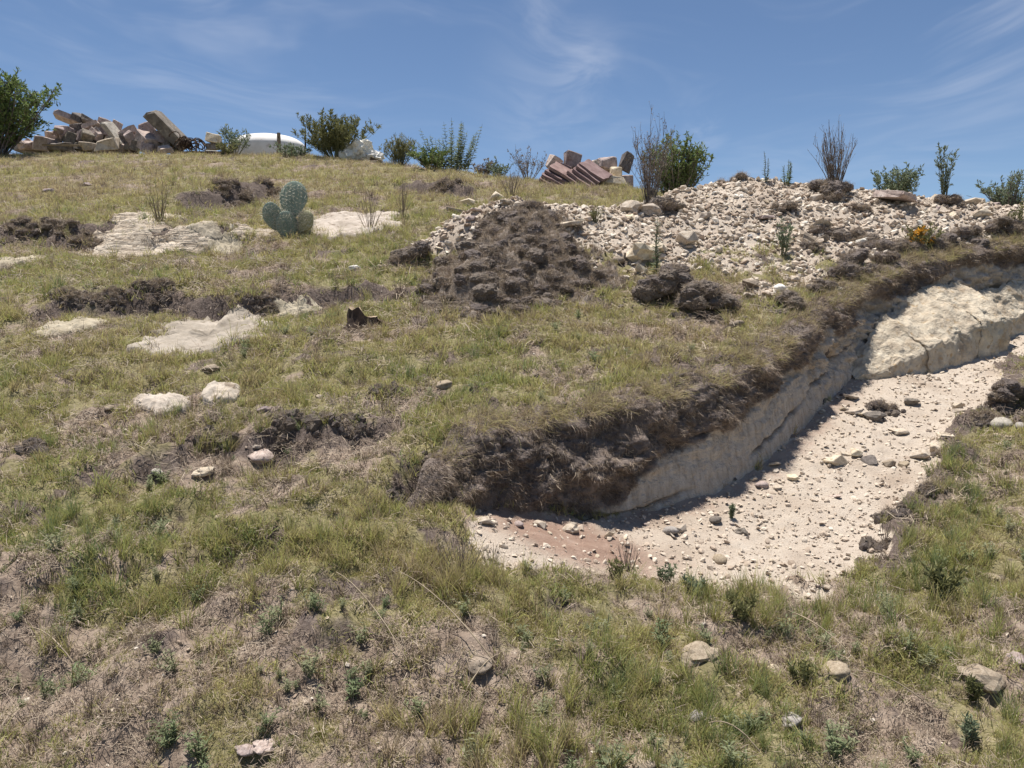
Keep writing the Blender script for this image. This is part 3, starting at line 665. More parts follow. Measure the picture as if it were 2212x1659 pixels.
# stones on the trench floor and along its edge
for i, (u, v, w, kind, mat, lb) in enumerate([
    (1448, 1153, 36, RND[0], 'greyrock', 'grey rounded cobble on pale gravel at the mouth of the trench'), (1545, 1127, 28, RND[1], 'darkrock', 'brown rounded cobble on pale gravel, alone'),
    (1646, 1053, 30, RND[2], 'pink', 'pinkish round cobble by the foot of the trench wall'), (1680, 1055, 22, SLABS[0], 'tuff', 'thin cream flake beside the pinkish round cobble'),
    (1590, 704, 32, RND[3], 'buff', 'round tan cobble on turf in front of the sod clump'), (2160, 921, 46, RND[4], 'greyrock', 'large smooth grey cobble on the right bank of the trench'),
    (2207, 926, 30, RND[5], 'greyrock', 'smooth grey cobble beside the large one on the bank'), (2166, 950, 44, SLABS[1], 'buff', 'flat tan stone below the large smooth grey cobble'),
    (1806, 1003, 58, ANG[0], 'tuff', 'blocky yellowish stone, longest in the row across the trench floor'), (1850, 985, 38, ANG[1], 'tuff', 'pale blocky stone behind the row across the trench floor'),
    (1876, 1000, 38, ANG[2], 'darkrock', 'brown blocky stone in the row across the trench floor'), (1922, 1006, 30, ANG[3], 'buff', 'tan stone in the row across the trench floor'),
    (1952, 1008, 26, ANG[4], 'buff', 'last small stone of the row across the trench floor'), (1988, 990, 44, ANG[5], 'tuff', 'cream block at the grassy edge of the trench floor'),
    (2022, 975, 40, ANG[6], 'tuff', 'bigger cream block leaning at the grassy edge of the trench floor'), (1838, 862, 34, SLABS[2], 'tuff', 'cream flat flake just below the tuff bench'),
    (1888, 905, 40, LUMP[0], 'darkrock', 'brown lumpy stone in the middle of the trench floor'), (1842, 893, 36, SLABS[3], 'tuff', 'thin cream flag in the middle of the trench floor'),
    (1965, 872, 30, LUMP[1], 'darkrock', 'dark stone near the small clump on the trench floor'), (1600, 1152, 26, LUMP[2], 'darkrock', 'dark crumb of earth on pale gravel'),
    (1940, 935, 40, SLABS[4], 'tuff', 'tan flag near the orange-stained gravel'), (2040, 945, 36, SLABS[5], 'tuff', 'cream flag half under the turf edge'),
    (1555, 1212, 34, RND[6], 'buff', 'tan cobble on the lower trench gravel'), (1120, 1136, 22, RND[2], 'pink', 'small pinkish cobble on the reddish soil')]):
    stone(u, v, w, kind, M[mat], lb, None, sink=.28, flat=.8)
# angular blocks caught in the wall
for u, v, w, kind, lb in [(1738, 735, 62, ANG[7], 'tan angular block stuck in the wall under the sod'), (1772, 700, 34, ANG[8], 'smaller tan block stuck in the wall'), (1788, 768, 40, SLABS[1], 'thin tan slab jutting from the wall'),
                          (1800, 640, 40, RND[4], 'grey smooth stone hanging in the sod lip'), (1930, 640, 50, SLABS[2], 'flat brown stone under the overhanging sod'), (1820, 690, 46, ANG[2], 'cream block in the eroded wall hollow'),
                          (2080, 636, 22, RND[1], 'round white stone in the sod lip'), (2180, 622, 26, RND[3], 'pale round stone at the end of the sod lip'), (1850, 665, 36, ANG[4], 'tan block above the tuff bench')]:
    stone(u, v, w, kind, M['greyrock' if 'grey' in lb else 'tuff'], lb, None, sink=.3)
# spoil heap: larger stones that stand out
for u, v, w, kind, mat, lb in [
    (1335, 568, 27, RND[0], 'buff', 'round stone with a dark hollow at the toe of the spoil heap'), (1388, 558, 58, LUMP[3], 'tuff', 'big cream lump at the toe of the spoil heap'),
    (1418, 545, 36, LUMP[4], 'tuff', 'cream lump leaning on the bigger one on the spoil heap'), (1485, 530, 58, ANG[1], 'tuff', 'whitish angular block on the spoil heap above the sod clump'),
    (1362, 458, 46, LUMP[5], 'tuff', 'cream lump on the saddle of the spoil heap'), (1410, 462, 40, LUMP[6], 'tuff', 'cream lump beside the dry shrub on the spoil heap'),
    (1865, 530, 32, ANG[3], 'white', 'white block with a dark underside on the spoil heap'), (1944, 413, 32, RND[5], 'white', 'white rounded boulder on the skyline of the spoil heap'),
    (1935, 440, 86, SLABS[3], 'pink', 'long tan slab under the white rounded boulder'), (1230, 495, 60, SLABS[4], 'tuff', 'long white flag on the shoulder of the spoil heap'),
    (985, 462, 40, SLABS[0], 'tuff', 'thin cream flag at the left end of the spoil heap'), (1075, 430, 34, ANG[0], 'tuff', 'cream block at the left summit of the spoil heap'),
    (1010, 445, 34, ANG[6], 'tuff', 'cream block below the left summit of the spoil heap'), (2195, 540, 50, SLABS[5], 'white', 'white slab at the right end of the spoil heap'),
    (1615, 640, 30, ANG[7], 'tuff', 'cream stone on turf between clump and trench'), (1685, 628, 28, RND[3], 'white', 'white stone at the edge of the sod lip'),
    (1560, 378, 90, SLABS[2], 'pink', 'long tan slab on the spoil skyline beside the green shrub'), (1690, 388, 30, ANG[5], 'tuff', 'cream skyline block on the spoil heap'),
    (2120, 470, 40, ANG[8], 'tuff', 'tan block below the orange-flowered plant'), (2160, 430, 56, ANG[2], 'pink', 'tan pink block beside the orange-flowered plant')]:
    stone(u, v, w, kind, M[mat], lb, None, sink=.2, flat=.85)
# many look-alike stones over the spoil heap and the trench floor
def many(n, zn, lo, hi, label, group, seed, y0, y1, protos, mats, thr=.6, xlim=None):
    r = np.random.default_rng(seed); k = 0; tries = 0
    while k < n and tries < 60000:
        tries += 1; y = r.uniform(y0, y1); x = r.uniform(-2, 5.6)
        if zone(zn, x, y) < thr: continue
        z = float(H(x, y)); u, v = proj(x, y, z)
        if u < -40 or u > 2260: continue
        s = lo * (hi / lo)**(r.uniform()**2.2)
        me = protos[r.integers(len(protos))]
        o = link('stone', me, M[mats[r.integers(len(mats))]], None, (x, y, z + s * .22), (r.normal(0, .3), r.normal(0, .3), r.uniform(0, 6.28)), (s, s * r.uniform(.7, 1), s * r.uniform(.5, .9)))
        tag(o, label, 'stone', group); k += 1
many(215, 'spoil', .022, .10, 'pale angular stone among many on the spoil heap', 'pale stones strewn over the spoil heap', 5, 5.6, 8.6, ANG + LUMP + SLABS, ['tuff'] * 6 + ['white', 'pink', 'buff'])
many(95, 'floor', .009, .048, 'small pale stone among many on the trench floor', 'small pale stones on the trench floor', 6, 2.6, 7.2, ANG + LUMP + SLABS, ['tuff'] * 5 + ['pink', 'buff'])
# gravel: uncountable
GP = [pebble(60 + i, 1, .3, (1, .85, .65), .2, False) for i in range(4)] + [hull(70 + i, 10, 3, (1, .8, .5), 0) for i in range(4)]
def gravel(name, zn, n, lo, hi, seed, y0, y1, label, thr=.5):
    r = np.random.default_rng(seed); y = y0 * (y1 / y0)**r.uniform(0, 1, n); x = r.uniform(-2.3, 5.8, n)
    k = zone(zn, x, y) > thr * r.uniform(.4, 1.6, n); k &= np.abs(x) < .72 * y + .8; k &= zone('red', x, y) < r.uniform(.25, 1.1, n); x, y = x[k], y[k]; n = len(x)
    s = lo * (hi / lo)**(r.uniform(0, 1, n)**(1.7 if zn == 'spoil' else 2.1)); z = H(x, y) + s * .25
    rot = np.stack([r.normal(0, .5, n), r.normal(0, .5, n), r.uniform(0, 6.28, n)], 1)
    gm = leafless_gravel(); scatter(name, np.stack([x, y, z], 1), rot, np.stack([s, s * r.uniform(.7, 1, n), s * r.uniform(.5, 1, n)], 1), r.integers(0, 8, n), r.uniform(.12 if zn == 'floor' else 0, .8 if zn == 'floor' else 1, n), GP, gm, label, cat='gravel')
_gm = []
def leafless_gravel():
    if not _gm:
        m, t = newmat('gravel_chips', .95); a = t.add('ShaderNodeAttribute', attribute_type='INSTANCER', attribute_name='tint').outputs['Fac']
        c = t.ramp(a, [(0, (.30, .225, .17)), (.15, (.42, .335, .26)), (.5, (.52, .435, .345)), (.8, (.61, .53, .435)), (1, (.70, .635, .54))])
        t.l.new(c, t.p.inputs['Base Color']); _gm.append(m)
    return _gm[0]
gravel('spoil_gravel', 'spoil', 50000, .005, .045, 11, 5.3, 9.2, 'loose pale tuff gravel covering the spoil heap')
gravel('floor_gravel', 'floor', 62000, .003, .021, 12, 2.4, 7.8, 'fine pale gravel covering the trench floor')
gravel('stray_gravel', 'bare', 9000, .003, .012, 13, 1.3, 9, 'sparse pebbles on the bare soil between the turf', .45)

# tuff bench at the foot of the far wall
def tuff_bench():
    T = np.array(TXY); i0, i1 = 12.05, 16.1; n = 150; q = np.linspace(i0, i1, n)
    bx, by = np.interp(q, range(len(T)), T[:, 0]), np.interp(q, range(len(T)), T[:, 1])
    tx, ty = np.gradient(bx), np.gradient(by); L = np.hypot(tx, ty); nx_, ny_ = ty / L, -tx / L
    f = (q - i0) / (i1 - i0); wid = np.interp(f, [0, .08, .3, .62, .70, .72, 1], [.05, .20, .40, .44, .36, .24, .20]); hb = np.interp(f, [0, .1, .4, .65, .72, 1], [.05, .22, .46, .50, .36, .42])
    m = 48; V = np.zeros((n, m, 3))
    for j in range(m):
        g = j / (m - 1); off = np.interp(g, [0, .64, .72, 1], [-.06, .97, 1, 1.03]); x = bx + nx_ * off * wid; y = by + ny_ * off * wid
        zf = H(bx + nx_ * wid, by + ny_ * wid); zw = H(bx + nx_ * .12, by + ny_ * .12)
        zt = np.maximum(zw, zf) + hb * np.interp(g, [0, .2, .6, .72], [1.0, .86, .42, .33])
        z = np.where(g <= .72, zt, zt + (zf - .06 - zt) * max(0, (g - .72) / .28))
        k = .022 * fbm(x * 5, y * 5, z * 5, 5, .75); x = x + nx_ * k; y = y + ny_ * k; z = z + .026 * fbm(x * 5, y * 5, 8., 5, .75) * (g < .9)
        V[:, j] = np.stack([x, y, z], 1)
    org = V[n // 2, m // 2].copy(); me = mesh_np('tuff_bench', (V - org).reshape(-1, 3), gridfaces(n, m))
    tag(link('tuff_bench', me, M['benchtuff'], None, org), 'pale tuff bench left standing at the foot of the far trench wall', 'rock')
tuff_bench()

# ------------------------------------------------------------------ clods of torn-up sod
def crumbly(seed):
    bm = bmesh.new(); bmesh.ops.create_icosphere(bm, subdivisions=4, radius=1); P = np.array([v.co[:] for v in bm.verts]); q = P + seed * 3.3
    k = 1 + .35 * pnoise(q[:, 0] * 1.2, q[:, 1] * 1.2, q[:, 2] * 1.2) + .22 * np.abs(pnoise(q[:, 0] * 3.6, q[:, 1] * 3.6, q[:, 2] * 3.6)) + .17 * np.abs(pnoise(q[:, 0] * 8, q[:, 1] * 8, q[:, 2] * 8))
    for v, p in zip(bm.verts, P * k[:, None] * np.array((.9, .82, .7))): v.co = p
    me = bpy.data.meshes.new('clod'); bm.to_mesh(me); bm.free(); return me
CLOD = [crumbly(80 + i) for i in range(6)]
FUZZ_P, FUZZ_N, FUZZ_S = [], [], []
frng = np.random.default_rng(99)
def clod(parent, loc, s, base, fl=(.6, .9)):
    """one clod as a part of its clump; records surface points for the root fibres"""
    rz = random.uniform(0, 6.28); sc = (s * random.uniform(.85, 1.2), s * random.uniform(.8, 1.1), s * random.uniform(*fl))
    o = link('clod', CLOD[random.randrange(6)], M['sod'], parent, Vector(loc) - Vector(base), (random.uniform(-.4, .4), random.uniform(-.4, .4), rz), sc)
    n = int(20 + 14000 * s * s); d = frng.normal(size=(n, 3)); d /= np.linalg.norm(d, axis=1)[:, None]; d = d[d[:, 2] > -.45]
    P = np.array(loc) + d * s * .85 * np.array([1, 1, .6]); FUZZ_P.append(P); FUZZ_N.append(d); FUZZ_S.append(np.array([loc[0], loc[1], s]))
def clump(u, v, wpx, hpx, n, label, group=None, name='sod_clump', cmin=.25, cmax=.55, cat='sod clump', lift=.42):
    """heap of clods filling a half-ellipsoid that sits on the ground"""
    b = at(u, v + hpx * .5); w = pxm(wpx, b.y) * .5; h = pxm(hpx, b.y)
    t = thing(name, label, cat, b, 0, group)
    for i in range(n):
        a = random.uniform(0, 6.28); r = math.sqrt(random.random()); x = b.x + math.cos(a) * r * w * 1.0; y = b.y + w * .45 + math.sin(a) * r * w * .55
        s = w * random.uniform(cmin, cmax)
        z = float(H(x, y)) + h * lift * math.sqrt(max(0, 1 - r * r)) * random.uniform(.55, 1) 
        clod(t, (x, y, z), s, b, (.4, .7) if name == 'crumbled_sod' else (.65, .95))
    return t
def heapz(x, y):
    """height of the crumbled earth under the clods of the big heap"""
    d, p, s_ = polydist(np.asarray(x, float), np.asarray(y, float), HEAP + HEAP[:1]); ins = inpoly(np.asarray(x, float), np.asarray(y, float), HEAP); dd = np.where(ins, d, -d)
    return np.clip(.26 * sst(-.05, .48, dd) + .085 * fbm(np.asarray(x) * 4.5, np.asarray(y) * 4.5, 2.2, 4, .6), 0, .5) * (dd > -.1) - .02
def heap(px_list, label):
    b = at(1100, 690); t = thing('sod_heap', label, 'sod heap', b)
    global HEAP
    HEAP = W2 = wpts(px_list, H); nx0, ny0 = 150, 110
    hx, hy = np.meshgrid(np.linspace(min(q[0] for q in W2) - .1, max(q[0] for q in W2) + .1, nx0), np.linspace(min(q[1] for q in W2) - .1, max(q[1] for q in W2) + .1, ny0)); hx, hy = hx.ravel(), hy.ravel()
    hz = heapz(hx, hy); hz = hz + (hz > .0) * (.022 * np.abs(fbm(hx * 16, hy * 16, 4., 3, .65)) + .012 * fbm(hx * 34, hy * 34, 8., 2)); V = np.stack([hx - b.x, hy - b.y, H(hx, hy) + hz - b.z], 1)
    link('crumbled_earth', mesh_np('crumbled_earth', V, gridfaces(ny0, nx0), False), M['sod'], t)
    kk = hz > .02; P0 = np.stack([hx, hy, H(hx, hy) + hz], 1)[kk]; kk = frng.integers(0, len(P0), 9000); nn = frng.normal(0, .7, (9000, 3)); nn[:, 2] = np.abs(nn[:, 2]) + .4; nn[:, 1] -= .3
    FUZZ_P.append(P0[kk] + frng.normal(0, .004, (9000, 3))); FUZZ_N.append(nn / np.linalg.norm(nn, axis=1)[:, None])
    xs = [q[0] for q in W2]; ys = [q[1] for q in W2]; k = 0; c = np.mean(W2, 0)
    while k < 299:
        x, y = random.uniform(min(xs), max(xs)), random.uniform(min(ys), max(ys))
        if not inpoly(np.array([x]), np.array([y]), W2)[0]: continue
        s = random.choice([.03, .035, .04, .045, .05, .055, .065, .075, .09]) * random.uniform(.8, 1.15)
        e = math.hypot((x - c[0]) / (max(xs) - min(xs)) * 2, (y - c[1]) / (max(ys) - min(ys)) * 2)
        clod(t, (x, y, float(H(x, y)) + s * .2 + float(heapz(x, y))), s, b); k += 1
heap([(905, 640), (960, 575), (1010, 540), (1040, 490), (1085, 460), (1170, 455), (1215, 485), (1250, 540), (1300, 580), (1320, 620), (1240, 655), (1140, 665), (1060, 690), (960, 680)],
     'large heap of dark torn-up sod in front of the spoil summit')
clump(890, 545, 95, 60, 9, 'dark sod clump at the left foot of the big sod heap', cmin=.3, cmax=.6)
clump(1100, 665, 70, 40, 6, 'small low sod clump at the toe of the big sod heap')
clump(1450, 600, 115, 120, 20, 'left half of the split dark sod clump on the turf', lift=.62)
clump(1530, 632, 120, 105, 20, 'right half of the split dark sod clump on the turf', lift=.62)
clump(1445, 440, 70, 42, 7, 'brown sod clod under the tall dry shrub')
clump(1805, 405, 110, 48, 9, 'brown sod clump at the root of the dry stems on the skyline')
clump(1855, 440, 45, 40, 5, 'small brown clod beside the skyline stems')
clump(1690, 445, 55, 35, 5, 'brown clod high on the spoil heap')
clump(1755, 525, 40, 36, 5, 'small dark clod in the middle of the spoil heap')
clump(1795, 498, 70, 22, 6, 'upper part of the dark earth streak on the spoil heap'); clump(1850, 515, 90, 26, 7, 'middle of the dark earth streak on the spoil heap'); clump(1905, 535, 80, 26, 6, 'lower part of the dark earth streak on the spoil heap')
clump(1935, 398, 150, 30, 9, 'low grey-brown sod hump on the skyline behind the white boulder')
clump(2060, 430, 55, 36, 5, 'sod block under the tall weed on the skyline')
clump(2110, 410, 140, 46, 11, 'dark sod block on the skyline under the orange-flowered plant')
clump(2185, 425, 60, 36, 5, 'dark sod block at the right end of the skyline')
clump(1590, 380, 70, 20, 6, 'flat brown sod mat on the skyline beside a stalk')
clump(1520, 372, 50, 20, 5, 'small brown sod mat on the skyline beside the green shrub')
clump(1912, 875, 60, 32, 5, 'small brown sod clump lying on the trench floor')
clump(2195, 840, 90, 100, 10, 'tall dark sod clump on the right edge of the trench')
clump(1945, 1095, 70, 42, 6, 'dark sod clump at the grassy edge below the row of stones')
for u, v, w, h, lb in [(1395, 890, 90, 50, 'sod clump at the lip above the lowest wall'), (1480, 858, 90, 55, 'sod clump at the lip above the crack in the wall'), (1560, 820, 90, 55, 'sod clump at the lip above the middle wall'), (1640, 770, 80, 60, 'sod clump at the lip left of the stuck block'),
    (1740, 660, 90, 80, 'ragged sod clump above the tan angular block'), (1790, 640, 70, 60, 'ragged sod clump at the corner of the lip'), (1850, 600, 90, 62, 'bulging sod clump overhanging the hollow'), (1905, 610, 100, 80, 'largest overhanging sod clump above the tuff bench'),
    (1985, 590, 90, 50, 'overhanging sod clump right of the largest one'), (2050, 595, 90, 52, 'overhanging sod clump above the round white stone'), (2125, 580, 90, 58, 'overhanging sod clump near the end of the lip'), (2195, 575, 80, 80, 'last overhanging sod clump of the lip'),
    (1240, 945, 90, 40, 'low sod clump where the trench lip begins'), (1060, 960, 60, 36, 'loose sod clump on turf above the trench mouth'), (960, 1060, 110, 60, 'broken sod clump at the shallow end of the trench'), (880, 1105, 80, 40, 'last small sod clump at the shallow end of the trench')]:
    clump(u, v, w * (1.25 if u > 1720 else .8), h * (1.1 if u > 1720 else .5), 8, lb, 'sod clumps along the trench lip', cmin=.2, cmax=.42)
for u, v, w, h, lb in [(60, 500, 120, 40, 'dark crumbling bank left of the layered ledge'), (150, 505, 110, 40, 'dark crumbling bank against the layered ledge'), (330, 640, 90, 26, 'dark crumbled bank in the middle of the turf'), (140, 650, 110, 30, 'dark crumbled bank above the narrow bedrock slab'),
    (230, 645, 80, 28, 'dark crumbled bank right of the narrow bedrock slab'), (560, 640, 90, 26, 'dark crumbled bank behind the broad bedrock slab'), (500, 425, 110, 24, 'dark bank high on the slope'), (580, 408, 70, 18, 'dark bank end high on the slope'), (960, 405, 80, 18, 'dark bank below the tall leafy weed'),
    (460, 960, 90, 30, 'dark bank under the grassy step'), (620, 945, 120, 24, 'dark bank along the grassy step'), (740, 925, 100, 24, 'dark bank at the right end of the grassy step'), (830, 850, 60, 22, 'dark crumb patch in the yellow turf'), (75, 965, 55, 26, 'dark brown tussock left of the grassy step'), (2140, 905, 80, 34, 'crumbled soil bank under the large smooth grey cobble'), (2055, 955, 60, 34, 'crumbled soil bank beside the bigger cream block'), (2010, 1050, 60, 40, 'crumbled soil bank in the long grass of the trench edge'), (1905, 1170, 60, 34, 'crumbled soil bank by the bare reddish twig')]:
    clump(u, v, w, h, 16, lb, 'crumbling dark banks on the slope', 'crumbled_sod', .09, .2, 'sod clump', .3)

# ------------------------------------------------------------------ grass, litter, root fibres
def eul(nv, r, jit):
    nv = nv + r.normal(0, jit, nv.shape); nv /= np.linalg.norm(nv, axis=1)[:, None]
    return np.stack([np.zeros(len(nv)), np.arccos(np.clip(nv[:, 2], -1, 1)), np.arctan2(nv[:, 1], nv[:, 0])], 1)
FZ = [blades(300 + i, 10, .018, .055, .0019, .7, 1.0, .016, 2) for i in range(5)]
P = np.concatenate(FUZZ_P); N = np.concatenate(FUZZ_N); r = np.random.default_rng(5)
# the upper, rooty part of the trench wall
sel = []
nW, mW = WHF.shape
ii = r.integers(0, nW - 1, 34000); jj = r.integers(2, mW - 3, 34000); k = (WHF[ii, jj] > r.uniform(.3, .9, 34000)) & (WPAR[ii] > 1.6) & (pnoise(WV[ii, jj, 0] * 7, WV[ii, jj, 1] * 7, WV[ii, jj, 2] * 9) > r.uniform(-.7, .35, 34000)); ii, jj = ii[k], jj[k]
WP = WV[ii, jj] + r.normal(0, .006, (len(ii), 3)); WN = np.stack([WNRM[ii, 0], WNRM[ii, 1], np.where(jj < 8, .7, -.75) + r.normal(0, .5, len(ii))], 1)
P = np.concatenate([P, WP]); N = np.concatenate([N, WN]); n = len(P)
s = np.where(np.arange(n) < n - len(WP), r.uniform(.45, 1.3, n), r.uniform(.4, 1.5, n)) * (np.maximum(P[:, 1], 3) / 4.5)**.5
scatter('root_fibre', P, eul(N, r, .35), s, r.integers(0, 5, n), np.clip(np.where(np.arange(n) < n - len(WP), r.normal(.6, .25, n), r.normal(.38, .25, n)), 0, 1), FZ, M['root'], 'dead brown root fibres bristling from the torn sod', cat='roots')

# loose crumbs round every clod, thinning out into the turf
CR = [pebble(120 + i, 1, .4, (1, .9, .75), .35, False) for i in range(4)]
C = np.array(FUZZ_S); C = np.repeat(C, 16, 0); d = np.abs(r.normal(0, 1, len(C))) * C[:, 2] * 1.5 + C[:, 2] * .3; a = r.uniform(0, 6.28, len(C)); x, y = C[:, 0] + d * np.cos(a), C[:, 1] + d * np.sin(a) * .8 - C[:, 2] * .3; n = len(x)
s = .006 + .022 * r.uniform(0, 1, n)**2.5
scatter('sod_crumbs', np.stack([x, y, H(x, y) + s * .3], 1), r.uniform(0, 6.28, (n, 3)), s, r.integers(0, 4, n), r.uniform(0, 1, n), CR, M['sod'], 'loose crumbs of dark earth round the torn sod', cat='earth')
def mask_any(x, y):
    return outcrop_mask(x, y)
def tintmap(x, y):
    """greenness over the slope: yellow-green above and left, drier near the trench, greener in the hollows"""
    a = .44 + .22 * fbm(x * .6, y * .6, 40., 3) + .20 * fbm(x * 3.2, y * 3.2, 44., 3, .6)
    a += .12 * np.exp(-(((x + 1.5) / 1.4)**2 + ((y - 3.6) / 1.0)**2)) - .14 * np.exp(-(((x - .9) / 1.1)**2 + ((y - 4.6) / 1.0)**2))
    a += .10 * np.exp(-(((x - 1.1) / 1.3)**2 + ((y - 2.1) / .5)**2)) + .10 * np.exp(-(((x + 1.3) / 1.5)**2 + ((y - 7.0) / .8)**2)) - .16 * sst(8, 11, y)
    return a
def cover(x, y, soft_=.5):
    return np.clip(1 - 1.15 * zone('gravel', x, y) - .75 * zone('sod', x, y) - .72 * zone('bare', x, y) - .6 * sst(.08, .45, fbm(x * 4.5, y * 4.5, 81., 3, .6)), 0, 1)
wind = lambda n, r, j: np.stack([r.normal(0, j, n), r.normal(0, j, n), r.uniform(0, 6.28, n)], 1)
# short turf
TF = [blades(100 + i, 16, .025, .065, .0032, .55, .8, .03, 3) for i in range(6)]
x, y, r = candidates(145000, seed=21); c = cover(x, y); k = (c > r.uniform(.05, 1, len(x))) & ~mask_any(x, y) ; x, y = x[k], y[k]; n = len(x)
s = r.uniform(.6, 1.25, n) * np.clip((y / 3.2)**.55, .66, 1.9) * (.6 + .6 * sst(-.3, .5, fbm(x * 4, y * 4, 50., 3, .6)))
scatter('turf', np.stack([x, y, H(x, y)], 1), wind(n, r, .2), s, r.integers(0, 6, n), np.clip(tintmap(x, y) + r.normal(0, .15, n), 0, 1), TF, M['grass'], 'short yellow-green turf covering the slope', cat='grass')
# dead litter
LT = [litter(150 + i, 20, .015, .05, .0017, .028) for i in range(5)]
x, y, r = candidates(30000, seed=22); k = (zone('gravel', x, y) < r.uniform(.05, .5, len(x))) & (r.uniform(0, 1, len(x)) < .35 + .7 * zone('bare', x, y)) & ~mask_any(x, y); x, y = x[k], y[k]; n = len(x)
scatter('grass_litter', np.stack([x, y, H(x, y) + .004], 1), wind(n, r, .25), r.uniform(.6, 1.2, n) * np.clip((y / 3)**.9, .5, 2), r.integers(0, 5, n), np.clip(r.normal(.55, .28, n), 0, 1.0), LT, M['root'], 'dead grey-brown grass litter between the turf', cat='grass')
# longer tufts
TT = [blades(200 + i, 34, .07, .17, .0034, .33, .65, .025, 4) for i in range(6)]
x, y, r = candidates(5200, seed=23); dn = fbm(x * 1.3, y * 1.3, 60., 3)
k = (cover(x, y) > r.uniform(.2, .9, len(x))) & (dn + .45 * sst(3.2, 2.0, y) + .3 * sst(9.5, 12, y) > r.uniform(-.1, .55, len(x))) & ~mask_any(x, y); x, y = x[k], y[k]; n = len(x)
s = r.uniform(.4, .95, n) * np.clip((y / 3.2)**.5, .68, 1.3)
# thick stands: right bank, below the trench mouth, foot of the picture
ex, ey = [], []
for u, v, su, sv, m_ in [(2050, 1060, 60, 60, 50), (2110, 1180, 80, 70, 45), (1980, 1240, 60, 50, 34), (1720, 1320, 130, 25, 44), (1560, 1300, 80, 25, 30), (2000, 1330, 120, 40, 50), (1150, 1610, 170, 35, 55), (1000, 1250, 60, 30, 40), (1300, 1480, 60, 50, 26), (230, 1330, 140, 60, 14), (430, 930, 70, 25, 40), (60, 820, 80, 40, 40), (750, 520, 110, 12, 60), (1320, 420, 60, 8, 40), (300, 400, 200, 20, 60), (700, 370, 150, 12, 60), (330, 1200, 200, 70, 24)]:
    for q in range(m_):
        P_ = march(u + r.normal(0, su), v + r.normal(0, sv), H)
        if zone('gravel', P_[0], P_[1]) < .4: ex.append(P_[0]); ey.append(P_[1])
x = np.r_[x, ex]; y = np.r_[y, ey]; n = len(x); s = np.r_[s, r.uniform(.4, .9, len(ex))]
scatter('long_grass', np.stack([x, y, H(x, y)], 1), wind(n, r, .14), s, r.integers(0, 6, n), np.clip(tintmap(x, y) + r.normal(-.05, .16, n) + .22 * ((x > .4) & (y < 4.2)), 0, 1), TT, M['grass'], 'longer olive grass tufts scattered through the turf', cat='grass')
# dead grey-brown tufts standing in the bare patches
DT = [blades(400 + i, 22, .025, .075, .0026, .5, .7, .022, 3) for i in range(5)]
x, y, r = candidates(15000, seed=27); k = (zone('gravel', x, y) < .12) & (r.uniform(0, 1, len(x)) < .22 + .6 * zone('bare', x, y) + .3 * zone('sod', x, y)) & ~mask_any(x, y); x, y = x[k], y[k]; n = len(x)
scatter('dead_tufts', np.stack([x, y, H(x, y)], 1), wind(n, r, .2), r.uniform(.5, 1.2, n) * np.clip((y / 3.2)**.5, .75, 1.8), r.integers(0, 5, n), np.clip(r.normal(.35, .28, n), 0, 1), DT, M['root'], 'dead grey-brown tufts in the bare patches', cat='grass')
# low broad-leaved weeds
FB = [forb(260 + i, 9, .09, 9) for i in range(5)]
x, y, r = candidates(1800, seed=24, y1=9); k = (zone('gravel', x, y) < .15) & (fbm(x * 1.1, y * 1.1, 70., 3) + .25 * sst(2.6, 1.8, y) + .25 * sst(0, 1.5, x) > r.uniform(.05, .7, len(x))) & ~mask_any(x, y); x, y = x[k], y[k]; n = len(x)
scatter('low_weeds', np.stack([x, y, H(x, y)], 1), wind(n, r, .2), r.uniform(.25, 1.0, n), r.integers(0, 5, n), np.clip(r.normal(.4, .3, n), 0, 1), FB, M['weed'], 'low grey-green broad-leaved weeds in the turf', cat='weeds')
# dry grass drooping over the lip, and greyish dead tufts along it
r = np.random.default_rng(31); ii = r.integers(20, nW - 1, 4200); jj = r.integers(1, 14, 4200); k = (WPAR[ii] > 1.6) & (pnoise(WV[ii, jj, 0] * 4, WV[ii, jj, 1] * 4, 5.) > r.uniform(-.5, .6, 4200)); ii, jj = ii[k], jj[k]; n = len(ii)
HG = [blades(340 + i, 12, .05, .13, .0024, .5, 1.5, .02, 4) for i in range(4)]
scatter('drooping_grass', WV[ii, jj], eul(np.stack([WNRM[ii, 0], WNRM[ii, 1], r.normal(.7, .4, n)], 1), r, .3), r.uniform(.5, 1.15, n), r.integers(0, 4, n), np.clip(r.normal(.2, .18, n), 0, 1), HG, M['grass'], 'dry grass drooping over the lip of the trench', cat='grass')

